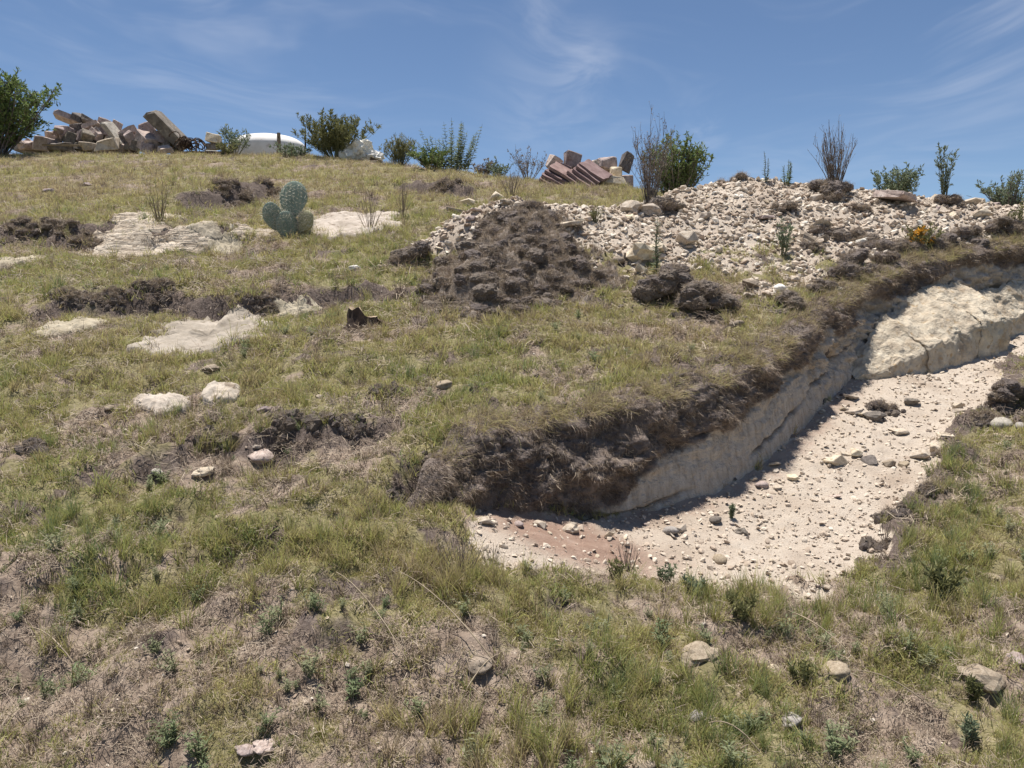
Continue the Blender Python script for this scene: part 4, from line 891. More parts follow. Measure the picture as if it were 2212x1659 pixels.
# ------------------------------------------------------------------ shrubs, weeds, dry stems
def setbv(me, seed=0, per=4):
    n = len(me.vertices); r = np.random.default_rng(seed); a = me.attributes.new('bv', 'FLOAT', 'POINT')
    v = np.repeat(r.uniform(0, 1, n // per + 1), per)[:n]; a.data.foreach_set('value', v.astype(np.float32))
def shrub(name, label, cat, base, h, w, nst, nb, nl, leaf, mat, seed, up=.5, stemmat='twig', blen=.3, lw=.35, r0=.008, bare=0.0, curve=.25, group=None, foliage='foliage', stems='stems', flower=0):
    """branching shrub: stems and foliage are parts; up near 1 keeps branches upright"""
    st = random.getstate(); random.seed(seed); t = thing(name, label, cat, base, 0, group); sm, fm, fl = MB(), MB(), MB()
    for i in range(nst):
        a = random.uniform(0, 6.28); rr = math.sqrt(random.random()); tip = Vector((math.cos(a) * rr * w * .5, math.sin(a) * rr * w * .4, h * random.uniform(.62, 1.0) * (1 - .25 * rr)))
        b0 = Vector((math.cos(a) * w * .06 * rr, math.sin(a) * w * .06 * rr, -.03)); mid = b0.lerp(tip, .5) + Vector((random.gauss(0, .05) * w - math.cos(a) * w * .12 * curve, random.gauss(0, .05) * w, h * .10 * curve))
        pts = []
        for k in range(7):
            q = k / 6; pts.append((b0 * (1 - q)**2 + mid * (2 * q * (1 - q)) + tip * q * q) + Vector((random.gauss(0, .006), random.gauss(0, .006), 0)) * h * (q > 0))
        sm.tube(pts, r0 * random.uniform(.6, 1.1), r0 * .25, 4)
        def pt(q):
            q = min(q, .999) * 6; k = int(q); return pts[k].lerp(pts[k + 1], q - k)
        for j in range(nb):
            q = random.uniform(.22 + bare * .3, 1); p = pt(q); az = random.uniform(0, 6.28); el = up * 1.2 + random.gauss(0, .25)
            d = Vector((math.cos(az) * math.cos(el), math.sin(az) * math.cos(el), math.sin(el))); L = h * blen * random.uniform(.4, 1.1) * (1.15 - .6 * q)
            p1 = p + d * L * .5 + Vector((0, 0, L * .06)); p2 = p + d * L + Vector((0, 0, L * .2 * up)); sm.tube([p, p1, p2], r0 * .35, r0 * .15, 3)
            for k in range(nl):
                f = random.random()**.8; pp = p.lerp(p2, f) if f > .2 else pt(min(.99, q + random.uniform(-.06, .06)))
                dd = (d * .6 + Vector((random.gauss(0, .6), random.gauss(0, .6), random.gauss(.15, .5)))); fm.leaf(pp, dd, leaf * random.uniform(.6, 1.25), leaf * lw * random.uniform(.7, 1.2))
            if flower and random.random() < flower:
                for k in range(9): fl.leaf(p2 + Vector((random.gauss(0, .01), random.gauss(0, .01), random.gauss(0, .01))), Vector((random.gauss(0, 1), random.gauss(0, 1), random.uniform(0, 1))), .035, .025)
    ms = sm.mesh('stems', True); link(stems, ms, M[stemmat], t)
    if fm.v:
        mf = fm.mesh('foliage'); setbv(mf, seed); link(foliage, mf, M[mat], t)
    if fl.v:
        mf = fl.mesh('flowers'); setbv(mf, seed); link('flowers', mf, M['flower'], t)
    random.setstate(st); return t
def spires(name, label, cat, base, h, w, nst, mat, seed, leaf=.07, whorl=11, stemmat='greentwig', group=None, lw=.3):
    """upright unbranched stems ringed with leaves"""
    st = random.getstate(); random.seed(seed); t = thing(name, label, cat, base, 0, group); sm, fm = MB(), MB()
    for i in range(nst):
        a = random.uniform(0, 6.28); rr = math.sqrt(random.random()); hh = h * random.uniform(.6, 1) if i else h
        b0 = Vector((math.cos(a) * w * .25 * rr, math.sin(a) * w * .2 * rr, -.03)); tip = Vector((math.cos(a) * w * .5 * rr, math.sin(a) * w * .4 * rr, hh)); pts = [b0.lerp(tip, q / 5) + Vector((random.gauss(0, .008), random.gauss(0, .008), 0)) for q in range(6)]
        sm.tube(pts, .006, .002, 4)
        for k in range(whorl):
            q = .12 + .86 * k / whorl; p = b0.lerp(tip, q); a0 = random.uniform(0, 3.14)
            for m_ in range(4):
                az = a0 + m_ * 1.571 + random.gauss(0, .2); el = random.gauss(.35, .25); L = leaf * (1.25 - .8 * q) * random.uniform(.7, 1.2)
                fm.leaf(p, Vector((math.cos(az) * math.cos(el), math.sin(az) * math.cos(el), math.sin(el))), L, L * lw, Vector((0, 0, 1)))
    link('stems', sm.mesh('stems', True), M[stemmat], t); mf = fm.mesh('foliage'); setbv(mf, seed); link('foliage', mf, M[mat], t); random.setstate(st); return t
def B(u, v): return at(u, v)
def G(u, y): return onground(u, y)
def hp(px, b): return pxm(px, b.y)
b = G(15, 15.2); shrub('green_shrub', 'dense dark green shrub in front of the rubble pile', 'shrub', b, hp(195, b), hp(255, b), 40, 14, 13, .095, 'leaf_green', 1, .45, 'twig', .28, .38, .018)
b = G(522, 15.5); shrub('leafy_weed', 'spindly grey-green weed leaning before the white tank', 'weed', b, hp(82, b), hp(75, b), 11, 7, 7, .07, 'leaf_grey', 2, .7, 'greentwig', .3, .3, .01)
b = G(505, 15.2); shrub('low_bush', 'low yellowish-green bush at the left end of the white tank', 'bush', b, hp(32, b), hp(70, b), 14, 6, 8, .06, 'leaf_olive', 3, .6)
b = G(735, 14.9); shrub('round_bush', 'tall rounded olive bush between white tank and white sack', 'bush', b, hp(104, b), hp(190, b), 60, 11, 12, .065, 'leaf_olive', 4, .8, 'greentwig', .22, .28, .01)
b = G(640, 14.8); shrub('low_bush', 'low green bush in front of the white tank', 'bush', b, hp(34, b), hp(90, b), 16, 6, 8, .06, 'leaf_grey', 5, .6)
b = G(870, 13.9); shrub('broom_bush', 'feathery yellow-green broom bush, narrow upright leaves', 'bush', b, hp(62, b), hp(92, b), 46, 5, 8, .07, 'leaf_olive', 6, 1.1, 'greentwig', .25, .16, .006)
b = G(975, 13.4); spires('tall_weed', 'tall blue-green weed with ringed leaf spires', 'weed', b, hp(108, b), hp(150, b), 24, 'leaf_grey', 7, .10, 14)
b = G(940, 13.2); shrub('low_bush', 'low green growth under the ringed leaf spires', 'bush', b, hp(48, b), hp(120, b), 20, 7, 9, .065, 'leaf_green', 8, .6)
b = G(1045, 13.0); shrub('grey_bush', 'dull grey bush right of the ringed leaf spires', 'bush', b, hp(42, b), hp(60, b), 14, 7, 7, .05, 'leaf_dry', 9, .5)
b = G(1140, 12.3); shrub('dry_weed', 'greyish half-dry weed left of the slab stack', 'weed', b, hp(78, b), hp(110, b), 22, 5, 3, .045, 'leaf_dry', 10, .9, 'twig', .25, .3, .007)
b = G(1080, 12.5); shrub('low_bush', 'pale grey-green low bush before the half-dry weed', 'bush', b, hp(42, b), hp(70, b), 16, 5, 6, .05, 'leaf_grey', 11, .8, 'greentwig')
b = B(1105, 425); shrub('dry_weed', 'thin reddish dry weed behind the spoil summit', 'weed', b, hp(70, b), hp(80, b), 16, 4, 1, .03, 'leaf_dry', 12, .9, 'twig', .3, .3, .005)
b = G(1452, 9.5); shrub('green_shrub', 'bright green leafy shrub right of the tall dry stems', 'shrub', b, hp(160, b), hp(165, b), 44, 12, 12, .05, 'leaf_green', 13, .75, 'twig', .24, .3, .01)
b = B(1405, 445); shrub('dry_shrub', 'tall dry brown shrub with thin grey tips', 'shrub', b, hp(185, b), hp(120, b), 30, 8, 3, .03, 'leaf_dry', 14, 1.0, 'twig', .3, .25, .006)
b = B(1400, 440); shrub('dry_shrub', 'single tallest dry stem with a drooping seed head', 'stem', b, hp(232, b), hp(40, b), 3, 9, 2, .02, 'leaf_dry', 15, 1.0, 'twig', .16, .3, .005)
b = B(1805, 415); shrub('dry_shrub', 'bare dark bundle of dry stems on the skyline', 'shrub', b, hp(150, b), hp(105, b), 40, 6, 1, .022, 'leaf_dry', 16, 1.05, 'twig', .3, .3, .006)
b = B(1655, 393); spires('thin_weed', 'single thin leafy stalk on the spoil skyline', 'weed', b, hp(62, b), hp(12, b), 2, 'leaf_grey', 17, .035, 13)
b = B(1700, 398); spires('thin_weed', 'small pair of green spires on the spoil skyline', 'weed', b, hp(52, b), hp(36, b), 4, 'leaf_green', 18, .04, 12)
b = B(1600, 385); shrub('dry_weed', 'hair-thin grass stalks on the sod mat', 'weed', b, hp(62, b), hp(70, b), 9, 1, 1, .015, 'leaf_dry', 19, 1.1, 'twig', .15, .3, .003)
b = G(1920, 9.2); shrub('low_bush', 'grey-green rounded bush behind the white boulder', 'bush', b, hp(105, b), hp(115, b), 34, 9, 8, .045, 'leaf_grey', 20, .8, 'greentwig')
b = B(2040, 440); shrub('tall_weed', 'tall loose grey weed standing over the sod block', 'weed', b, hp(152, b), hp(42, b), 8, 13, 5, .035, 'leaf_grey', 21, .8, 'greentwig', .12, .35, .007)
b = B(2062, 415); shrub('flowering_plant', 'plant with orange flowers on the skyline sod block', 'plant', b, hp(78, b), hp(80, b), 22, 7, 5, .035, 'leaf_olive', 22, .6, 'greentwig', .25, .35, .005, flower=.9)
b = G(2165, 8.9); shrub('low_bush', 'grey-green spreading bush at the right end of the skyline', 'bush', b, hp(92, b), hp(130, b), 26, 9, 8, .04, 'leaf_grey', 23, .7, 'twig')
b = B(2030, 405); shrub('low_bush', 'small sprigs left of the tall loose weed', 'bush', b, hp(50, b), hp(70, b), 8, 5, 5, .035, 'leaf_grey', 24, .8, 'twig')
b = B(1990, 545); shrub('flowering_plant', 'green plant with yellow-orange flowers low on the spoil heap', 'plant', b, hp(62, b), hp(90, b), 22, 6, 6, .035, 'leaf_olive', 25, .9, 'greentwig', .2, .3, .004, flower=.13)
b = B(1692, 552); shrub('leafy_weed', 'spindly green weed on the spoil heap', 'weed', b, hp(85, b), hp(55, b), 9, 8, 6, .03, 'leaf_grey', 26, .7, 'greentwig', .2, .35, .004)
b = B(1418, 590); spires('thistle', 'grey spiny thistle stalk at the toe of the spoil heap', 'thistle', b, hp(120, b), hp(16, b), 2, 'leaf_grey', 27, .05, 15)
b = B(1285, 480); shrub('grass_tuft', 'small green tuft on the saddle of the spoil heap', 'grass tuft', b, hp(32, b), hp(36, b), 22, 2, 4, .04, 'leaf_olive', 28, 1.2, 'greentwig', .4, .12, .003)
b = B(2200, 510); shrub('leafy_weed', 'green weed at the right end of the spoil heap', 'weed', b, hp(70, b), hp(50, b), 12, 6, 6, .03, 'leaf_olive', 29, .8, 'greentwig', .22, .3, .004)
for i, (u, v, h_, w_, lb) in enumerate([(1435, 1265, 50, 50, 'small grey-green weed at the edge of the trench mouth'), (1600, 1340, 70, 80, 'bushy green weed below the trench mouth'), (1580, 1120, 34, 14, 'thin green sprout on the trench gravel'),
        (2105, 1515, 60, 40, 'dark green sprig on bare soil by the broad tan stone'), (1500, 1290, 52, 60, 'dark weed beside the reddish soil'), (2040, 1300, 90, 90, 'tall dark green weed on the right bank'),
        (1095, 640, 60, 24, 'thin weed in front of the big sod heap'), (1730, 1480, 60, 70, 'grey-green weed between two tan stones'), (2090, 1610, 70, 50, 'green sprig in the bare lower corner'), (1330, 1250, 50, 40, 'small dry weed on the reddish soil')]):
    b = B(u, v); shrub('leafy_weed', lb, 'weed', b, hp(h_, b), hp(w_, b), 9, 6, 6, hp(h_, b) * .22, 'leaf_grey' if i % 2 == 0 else 'leaf_olive', 60 + i, .9, 'greentwig', .3, .28, .0025)
for i, (u, v, h_, w_, lb) in enumerate([(1908, 1180, 105, 40, 'bare reddish twig standing at the trench edge'), (1355, 1235, 80, 60, 'dry fan of stems on the reddish soil'), (1060, 1230, 60, 70, 'dry stems on the soil left of the trench mouth'), (1000, 1240, 105, 120, 'olive-brown dry tussock below the trench mouth'), (345, 480, 105, 60, 'pale dry grass stems by the layered ledge'), (800, 500, 100, 80, 'pale dry weed above the rosy bedrock shelf'), (870, 470, 90, 60, 'pale dry stems behind the spoil heap')]):
    b = B(u, v); shrub('dry_weed', lb, 'weed', b, hp(h_, b), hp(w_, b), 5 if i == 0 else 16, 3, 0, .02, 'leaf_dry', 80 + i, .9, 'straw' if i > 3 else 'twig', .3, .3, .0025 if i < 4 else .004)
# long dry stalks lying over the turf
def stalk(p0, p1, lift, label, r=.0024):
    a, b = at(*p0), at(*p1); mb = MB(); a.z += .03; b.z += lift; m_ = a.lerp(b, .55); m_.z += .05 + lift * .2
    org = Vector((a.x, a.y, a.z)); pts = [(a * (1 - q)**2 + m_ * 2 * q * (1 - q) + b * q * q) - org for q in np.linspace(0, 1, 9)]
    mb.tube(pts, r, r * .5, 4); me = mb.mesh('dry_stalk', True); setbv(me, 3); tag(link('dry_stalk', me, M['straw'], None, org), label, 'stalk', 'long dry grass stalks over the turf')
for p0, p1, lf, lb in [((880, 1455), (728, 1302), .10, 'long pale stalk leaning over a dark grass hollow'), ((1070, 1460), (865, 1290), .08, 'long pale stalk lying across the tan half-buried stone'), ((985, 1560), (1080, 1450), .05, 'short pale stalk below the tan half-buried stone'),
                       ((160, 1460), (60, 1400), .05, 'curved straw over the bare hollow'), ((770, 545), (855, 640), .02, 'pale stalk in the green turf uphill of the stump'), ((1170, 940), (1240, 850), .06, 'pale stalk standing above the shallow trench lip'),
                       ((2010, 1560), (1840, 1480), .04, 'dry stalk beside the tan sloping stone'), ((1700, 1340), (1850, 1450), .03, 'dry stalk crossing dark green grass'), ((620, 860), (520, 880), .05, 'dry stalk bending over the bedrock humps'), ((1640, 1650), (1530, 1600), .05, 'dry stalk in the lower turf')]:
    stalk(p0, p1, lf, lb)

# ------------------------------------------------------------------ prickly pear
def prickly_pear():
    b = at(640, 513); t = thing('prickly_pear', 'prickly pear cactus with a large upright blue-green pad on the slope', 'cactus', b, 0)
    m, tt = newmat('cactus_skin', .65); co = tt.add('ShaderNodeTexCoord').outputs['Object']
    at_ = tt.add('ShaderNodeAttribute', attribute_name='dry').outputs['Fac']
    vo = tt.add('ShaderNodeTexVoronoi', {'Vector': co, 'Scale': 34.0}); g = tt.ramp(tt.noise(9, 4, .6, co), [(.3, (.17, .215, .165)), (.6, (.26, .315, .255)), (.8, (.34, .38, .31))])
    g = tt.mix(at_, g, (.36, .33, .19)); g = tt.mix(tt.maprange(tt.noise(5, 4, .7, co), .54, .66), g, (.30, .27, .17));  g = tt.mix(tt.math('MULTIPLY', tt.maprange(vo.outputs['Distance'], .16, .08), .45), g, (.5, .47, .36)); tt.l.new(g, tt.p.inputs['Base Color'])
    sp, t2 = newmat('cactus_spine', .6); t2.p.inputs['Base Color'].default_value = (.62, .58, .46, 1)
    def pad(pos, w, h, th, rot, seed, dry=0.0):
        n, k = 28, 20; V = []; bm = bmesh.new(); bmesh.ops.create_uvsphere(bm, u_segments=n, v_segments=k, radius=1)
        P = np.array([q.co[:] for q in bm.verts]); zz = P[:, 2]; taper = .72 + .28 * sst(-1, .15, zz)
        nz = 1 + .05 * pnoise(P[:, 0] * 2 + seed, zz * 2, seed); P = np.stack([P[:, 0] * w * .5 * taper * nz, P[:, 1] * th * .5 * (1 + .2 * pnoise(P[:, 0] * 3, zz * 3, seed)), (zz + 1) * h * .5], 1)
        for q, p in zip(bm.verts, P): q.co = p
        me = bpy.data.meshes.new('pad'); bm.to_mesh(me); bm.free(); me.polygons.foreach_set('use_smooth', np.ones(len(me.polygons), bool))
        a = me.attributes.new('dry', 'FLOAT', 'POINT'); a.data.foreach_set('value', np.full(len(P), dry, np.float32))
        o = link('pad', me, m, t, pos, rot); mb = MB(); r = random.Random(seed)
        for row in range(9):
            for c in range(8):
                z = -.85 + 1.75 * (row + .5 * (c % 2) * .6) / 9; x = -.88 + 1.76 * c / 7
                if x * x + z * z > .93: continue
                for sgn in (-1, 1):
                    q = sgn * math.sqrt(max(0, 1 - x * x - z * z)); p = Vector((x * w * .5 * (.72 + .28 * float(sst(-1, .15, z))), q * th * .5, (z + 1) * h * .5))
                    for s_ in range(4):
                        d = Vector((r.gauss(x * .5, .5), sgn * 1.0, r.gauss(0, .5))).normalized(); mb.tube([p, p + d * r.uniform(.02, .05)], .0016, .0005, 3)
        for e in range(18):
            an = math.pi * e / 17; p = Vector((math.cos(an) * w * .5, 0, h * .5 + math.sin(an) * h * .5))
            for s_ in range(3): d = Vector((math.cos(an) + r.gauss(0, .4), r.gauss(0, .5), math.sin(an) + r.gauss(0, .4))).normalized(); mb.tube([p, p + d * r.uniform(.02, .045)], .0016, .0005, 3)
        link('spines', mb.mesh('spines'), sp, o); return o
    y = b.y; q = lambda n: pxm(n, y)
    pad((q(-15), .0, -.03), q(48), q(62), .05, (R(6), R(-8), R(20)), 1)
    pad((q(-8), .02, q(42)), q(66), q(78), .045, (R(-6), R(2), R(-12)), 2)
    pad((q(-38), -.03, q(14)), q(42), q(60), .045, (R(4), R(-16), R(25)), 3)
    pad((q(8), .0, q(14)), q(44), q(50), .05, (R(0), R(42), R(-30)), 4, .9)
    pad((q(-22), .07, q(34)), q(34), q(40), .04, (R(-10), R(-22), R(-20)), 6, .15)
    pad((q(12), .05, -.03), q(30), q(44), .07, (R(0), R(6), R(10)), 5, .6)
prickly_pear()
# broken stump
def stump():
    b = at(785, 708); t = thing('broken_stump', 'dark broken hollow stump with splintered top in the turf', 'stump', b, R(20)); n = 28; V = []; Fq = []; s = pxm(1.45, b.y); r = np.random.default_rng(4)
    th = np.linspace(0, 2 * math.pi, n, endpoint=False); top = (17 + 11 * pnoise(np.cos(th) * 1.5, np.sin(th) * 1.5, 7.)) * s + np.maximum(0, -np.cos(th)) * 14 * s; rings = []
    for f, rad in ((-.1, 30), (.2, 25), (.6, 22), (1, 21), (1, 14), (.5, 13), (.15, 10)):
        k = 1 + .22 * pnoise(np.cos(th) * 2, np.sin(th) * 2, f * 2 + 3) + .1 * pnoise(np.cos(th) * 6, np.sin(th) * 6, f); rings.append(np.stack([np.cos(th) * rad * s * k, np.sin(th) * rad * s * k * .8, f * top], 1))
    V = np.concatenate(rings); Fq = [(j * n + i, j * n + (i + 1) % n, (j + 1) * n + (i + 1) % n, (j + 1) * n + i) for j in range(6) for i in range(n)]
    link('bark', mesh_np('bark', V[:4 * n], Fq[:3 * n], False), M['darkwood'], t); V2 = V[3 * n:]; link('heartwood', mesh_np('heartwood', V2, Fq[:3 * n], False), M['wood'], t)
    link('splinter', hull(5, 10, 3, (1, .4, .35), 0), M['darkwood'], t, (36 * s, -8 * s, 6 * s), (0, R(20), R(-15)), 26 * s)
stump()

# ------------------------------------------------------------------ rubble and leftovers along the crest
RB = [boxrock(500 + i, (1, .76, .56), .26, 2, .09) for i in range(8)]; RS = [boxrock(520 + i, (1, .66, .24), .22, 2, .09) for i in range(5)]
YR = 16.9
def block(u, v, w, h, kind, mat, label, rx=0, ry=0, rz=0, y=YR, group='quarried stone blocks in the rubble pile', name='stone_block', depth=.8):
    p = atd(u, v, y); v += 8; p = atd(u, v, y); s = pxm(w, y) * .47; me = kind[random.randrange(len(kind))]; base = .5 if kind is RB else .22
    o = link(name, me, M[mat], None, p, (R(rx), R(ry), R(rz)), (s, s * depth / .72, pxm(h, y) * .47 / base)); return tag(o, label, 'stone block', group)
for u, v, w, h, kd, mat, rx, ry, rz, dy, lb in [
    (147, 248, 58, 14, RS, 'pink', -15, 22, 10, .5, 'pale thin slab on the summit of the rubble pile'), (172, 247, 34, 16, RS, 'darkrock', 10, 25, -15, .4, 'dark small slab on the summit of the rubble pile'), (194, 256, 44, 16, RS, 'darkrock', -10, 30, 20, .3, 'dark slab sloping off the rubble summit'),
    (197, 264, 40, 12, RS, 'pink', -10, -18, 10, .1, 'pale slab wedge under the dark sloping slab'), (225, 268, 40, 36, RB, 'pink', 5, 15, 30, .3, 'rosy block in the dip of the rubble pile'), (248, 282, 68, 15, RS, 'greyrock', 20, 52, 10, -.1, 'long grey plank of stone leaning steeply'),
    (253, 266, 30, 26, RB, 'pink', 0, 20, 40, .3, 'rosy small block behind the leaning stone plank'), (281, 279, 50, 18, RS, 'pink', -12, -10, 0, 0, 'pale flat-topped slab right of the leaning plank'), (318, 272, 48, 40, RB, 'pink', 0, -15, 20, .35, 'rosy block behind the dark slanting slab'),
    (362, 272, 104, 30, RS, 'darkrock', 15, 44, 15, -.1, 'largest dark slab, slanting against the sky'), (318, 297, 60, 40, RB, 'pink', 10, 25, -20, -.2, 'rosy block with a sloping face below the slanting slab'), (346, 290, 34, 30, RB, 'pink', 0, 0, 30, -.1, 'shaded block under the dark slanting slab'),
    (234, 303, 62, 30, RB, 'tuff', 12, -12, 10, -.4, 'light block at the front foot of the rubble'), (196, 309, 48, 24, RB, 'tuff', 5, 5, -20, -.5, 'light square-cut block at the front of the rubble'), (180, 292, 40, 32, RB, 'pink', 10, 20, 50, -.1, 'rosy block left of the light square-cut one'),
    (207, 280, 30, 28, RB, 'greyrock', 0, -30, 20, 0, 'bluish grey block in the middle of the rubble'), (140, 277, 46, 34, RB, 'pink', 0, 10, 0, 0, 'rosy block beside the shrub, upper row'), (118, 290, 48, 32, RB, 'pink', 10, 0, 40, -.1, 'rosy block beside the shrub, lower row'),
    (93, 302, 56, 34, RB, 'pink', 0, 8, 10, -.4, 'big rosy block partly behind the shrub'), (62, 308, 44, 26, RB, 'pink', 0, 0, 60, -.3, 'rosy block behind the lower shrub twigs'), (38, 306, 40, 30, RB, 'greyrock', 0, 20, 0, 0, 'grey block hidden behind the shrub'),
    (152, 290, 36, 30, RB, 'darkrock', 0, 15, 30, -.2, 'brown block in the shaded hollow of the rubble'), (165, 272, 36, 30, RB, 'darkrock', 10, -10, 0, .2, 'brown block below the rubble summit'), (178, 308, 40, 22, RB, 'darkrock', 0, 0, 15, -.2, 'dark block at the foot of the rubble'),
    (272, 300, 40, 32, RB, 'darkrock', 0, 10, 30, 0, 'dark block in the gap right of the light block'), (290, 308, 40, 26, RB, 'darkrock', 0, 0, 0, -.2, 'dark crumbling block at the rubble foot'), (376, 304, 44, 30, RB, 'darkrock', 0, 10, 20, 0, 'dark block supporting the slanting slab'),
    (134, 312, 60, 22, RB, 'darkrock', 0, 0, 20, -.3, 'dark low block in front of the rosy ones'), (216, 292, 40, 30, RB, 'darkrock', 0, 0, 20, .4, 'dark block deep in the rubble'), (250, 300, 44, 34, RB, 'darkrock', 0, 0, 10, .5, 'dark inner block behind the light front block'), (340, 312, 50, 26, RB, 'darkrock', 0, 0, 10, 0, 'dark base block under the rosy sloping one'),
    (462, 292, 42, 24, RB, 'tuff', 0, 4, 10, -.6, 'orange-buff block standing alone near the white tank'), (460, 308, 40, 18, RB, 'darkrock', 0, 0, 0, -.6, 'dark block under the orange-buff one'), (462, 325, 36, 16, RB, 'white', 0, 0, 15, -.9, 'whitish block at the grass edge by the tank')]:
    block(u, v, w, h, kd, mat, lb, rx, ry, rz, YR + dy)
for i in range(34):
    u = random.uniform(50, 390); top = np.interp(u, [50, 120, 165, 210, 260, 330, 390], [296, 270, 256, 272, 280, 276, 300]); v = random.uniform(top + 4, 318)
    block(u, v, random.uniform(20, 38), random.uniform(14, 26), random.choice([RB, RB, RS]), random.choice(['pink', 'pink', 'pink', 'tuff', 'greyrock', 'darkrock']), 'small broken piece wedged among the blocks of the rubble pile', random.uniform(-40, 40), random.uniform(-45, 45), random.uniform(0, 180), YR + random.uniform(-.45, .5))
for i in range(12):
    block(70 + i * 27 + random.uniform(-8, 8), 318 + random.uniform(-8, 2), random.uniform(36, 56), random.uniform(26, 40), RB, random.choice(['pink', 'darkrock', 'pink', 'greyrock']), 'half-buried block in the bottom course of the rubble pile', random.uniform(-15, 15), random.uniform(-20, 20), random.uniform(0, 90), YR + random.uniform(-.5, .6))
# stacked mauve slabs and the stones behind them
YS2 = 11.9
slabme = []
for i in range(3):
    bm = bmesh.new(); bmesh.ops.create_cube(bm, size=1); bmesh.ops.subdivide_edges(bm, edges=bm.edges[:], cuts=3, use_grid_fill=True)
    for v_ in bm.verts: v_.co += Vector((.02 * math.sin(v_.co.y * 9 + i), .03 * math.sin(v_.co.x * 7 + i * 2), .06 * math.sin(v_.co.x * 5 + v_.co.y * 6 + i)))
    bmesh.ops.bevel(bm, geom=[e for e in bm.edges if e.calc_face_angle(0) > .6], offset=.02, segments=1, affect='EDGES')
    me = bpy.data.meshes.new('slab'); bm.to_mesh(me); bm.free(); slabme.append(me)
nm = ['outermost left', 'second', 'third', 'fourth', 'fifth', 'sixth', 'seventh', 'eighth', 'outermost right']
for i in range(9):
    g = 0 if i < 4 else 1; k = i if g == 0 else i - 4; u, v = (1200 + k * 7, 396 - k * 8) if g == 0 else (1250 + k * 9, 390 - k * 5.5)
    p = atd(u, v, YS2 - .35 + .03 * k); o = link('stone_slab', slabme[i % 3], M['mauve'], None, p, (R(22), R(27 if g == 0 else 36) + random.uniform(-.04, .04), R(-12 + random.uniform(-4, 4))), (pxm(62, YS2) * random.uniform(.9, 1.1), .38, .042))
    tag(o, ('%s slab of the leaning stack of mauve stone' % nm[i]) if i in (0, 8) else '%s slab from the left in the leaning stack of mauve stone' % nm[i], 'stone slab', 'leaning stack of mauve slabs')
for u, v, w, h, kd, mat, rx, ry, rz, dy, lb in [(1237, 340, 52, 44, RB, 'pink', 0, 10, 20, .4, 'brown block topping the stones behind the slab stack'), (1195, 346, 38, 30, RS, 'pink', 30, -55, 0, .3, 'pale slab stood on edge at the left of the block pile'), (1278, 356, 46, 46, RB, 'tuff', 0, -30, 20, .3, 'pale leaning block behind the slab stack'),
        (1312, 346, 52, 36, RB, 'pink', -10, 6, 15, .3, 'big block with a white lit top behind the slab stack'), (1352, 345, 34, 44, RB, 'darkrock', 0, 25, 20, .4, 'dark block behind the dry shrub twigs'), (1332, 362, 34, 26, RB, 'tuff', 0, 10, 0, .1, 'small pale block under the big white-topped one'),
        (1316, 386, 80, 22, RS, 'tuff', -8, 4, 10, .0, 'flat pale slab above the red-brown soil'), (1215, 358, 56, 24, RB, 'mauve', 0, 20, 10, .2, 'mauve block over the left slabs'), (1265, 380, 70, 40, RB, 'darkrock', 0, 0, 0, .5, 'dark block buried behind the slab stack'), (1345, 384, 56, 36, RB, 'pink', 0, 0, 30, .3, 'rosy block low behind the dry shrub')]:
    block(u, v, w, h, kd, mat, lb, rx, ry, rz, YS2 + dy, 'stones behind the slab stack')
# white tank: low whitewashed dome with a thick rim
def tank():
    b = atd(578, 340, 17.2); a = pxm(160, 17.2) * .5; h = pxm(46, 17.2); n = 48; rings = []
    th = np.linspace(0, 2 * math.pi, n, endpoint=False)
    for f in np.linspace(0, 1, 12):
        rr = a * math.sin(f * math.pi / 2) ** .8; z = h * (.45 + .55 * math.cos(f * math.pi / 2) ** 1.2); rings.append(np.stack([np.cos(th) * rr, np.sin(th) * rr * .8, np.full(n, z)], 1))
    for rr, z in ((1.0, .3), (1.0, -.4)): rings.append(np.stack([np.cos(th) * a * rr, np.sin(th) * a * rr * .8, np.full(n, z * h)], 1))
    V = np.concatenate(rings); V[:, 2] += .008 * pnoise(V[:, 0] * 3, V[:, 1] * 3, 2.); m_ = len(rings)
    Fq = [(j * n + i, j * n + (i + 1) % n, (j + 1) * n + (i + 1) % n, (j + 1) * n + i) for j in range(m_ - 1) for i in range(n)]
    tag(link('white_tank', mesh_np('white_tank', V, Fq), M['white'], None, b), 'low whitewashed domed tank behind the weeds', 'tank')
tank()
def sack(u, v, w, h, y, label, seed):
    p = atd(u, v, y); s = pxm(w, y) * .5; me = pebble(seed, 3, .5, (1, .7, .72), .55, False); o = link('white_sack', me, M['white'], None, p, (0, .1, .3), (s, s, pxm(h, y) * .5 / .7)); tag(o, label, 'sack')
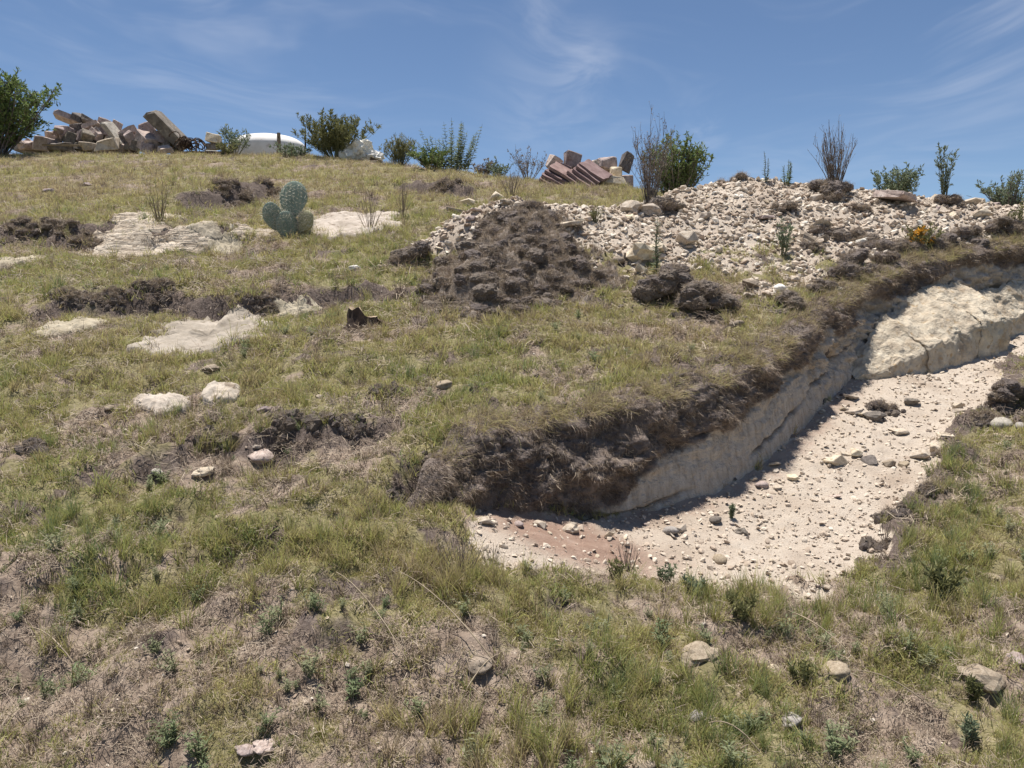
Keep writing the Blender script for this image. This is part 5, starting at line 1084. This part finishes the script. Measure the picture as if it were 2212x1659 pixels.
sack(772, 328, 58, 40, 14.9, 'crumpled white sack lying on the crest', 33); sack(812, 338, 26, 20, 14.8, 'small white sack end beside the crumpled one', 34); sack(790, 315, 26, 22, 15.0, 'upright white fold behind the crumpled sack', 35)
def plank(p0, p1, y, label, w=.10, th=.05, mat='greyrock'):
    a, b = atd(*p0, y), atd(*p1, y); L = (b - a).length; o = link('plank', slabme[0], M[mat], None, (a + b) / 2, (0, -math.atan2(b.z - a.z, b.x - a.x), 0), (L, w, th)); tag(o, label, 'plank')
plank((348, 337), (540, 338), 15.7, 'long pale plank lying along the crest'); plank((390, 331), (500, 330), 15.9, 'dark board behind the long pale plank', .12, .05, 'darkwood'); plank((92, 313), (175, 314), 15.9, 'pale stick lying before the rubble pile', .03, .03, 'wood')
plank((800, 343), (824, 350), 14.5, 'dark board end under the small sack', .1, .05, 'darkwood')
def post(u, v0, v1, y, label, r=.03):
    a, b = atd(u, v0, y), atd(u + 2, v1, y); a.z -= .1; mb = MB(); mb.tube([Vector((0, 0, 0)), (b - a) * .5 + Vector((.015, 0, 0)), b - a], r, r * .7, 7); tag(link('post', mb.mesh('post', True), M['darkwood' if r < .03 else 'wood'], None, a), label, 'post')
post(600, 340, 287, 15.6, 'thick brown post before the white tank', .05); post(657, 335, 278, 15.4, 'thin dark post at the right end of the white tank', .02)
def tangle(u, v, w, h, y, label):
    p = atd(u, v, y); mb = MB(); sx, sz = pxm(w, y) * .5, pxm(h, y) * .5
    for i in range(34):
        c = Vector((random.gauss(0, .4) * sx, random.gauss(0, .15), random.gauss(0, .35) * sz)); rr = random.uniform(.25, .6) * sz * 1.6; ax = random.uniform(0, 3.14); ti = random.uniform(-.6, .6)
        mb.tube([c + Vector((math.cos(q) * rr * math.cos(ax), math.cos(q) * rr * math.sin(ax), math.sin(q + ti) * rr * .7)) for q in np.linspace(0, random.uniform(3, 6), 11)], .012, .012, 4)
    tag(link('wire_tangle', mb.mesh('tangle', True), M['darkwood'], None, p), label, 'wire')
tangle(412, 314, 62, 44, 16.2, 'dark tangle of wire and brush beside the rubble pile')
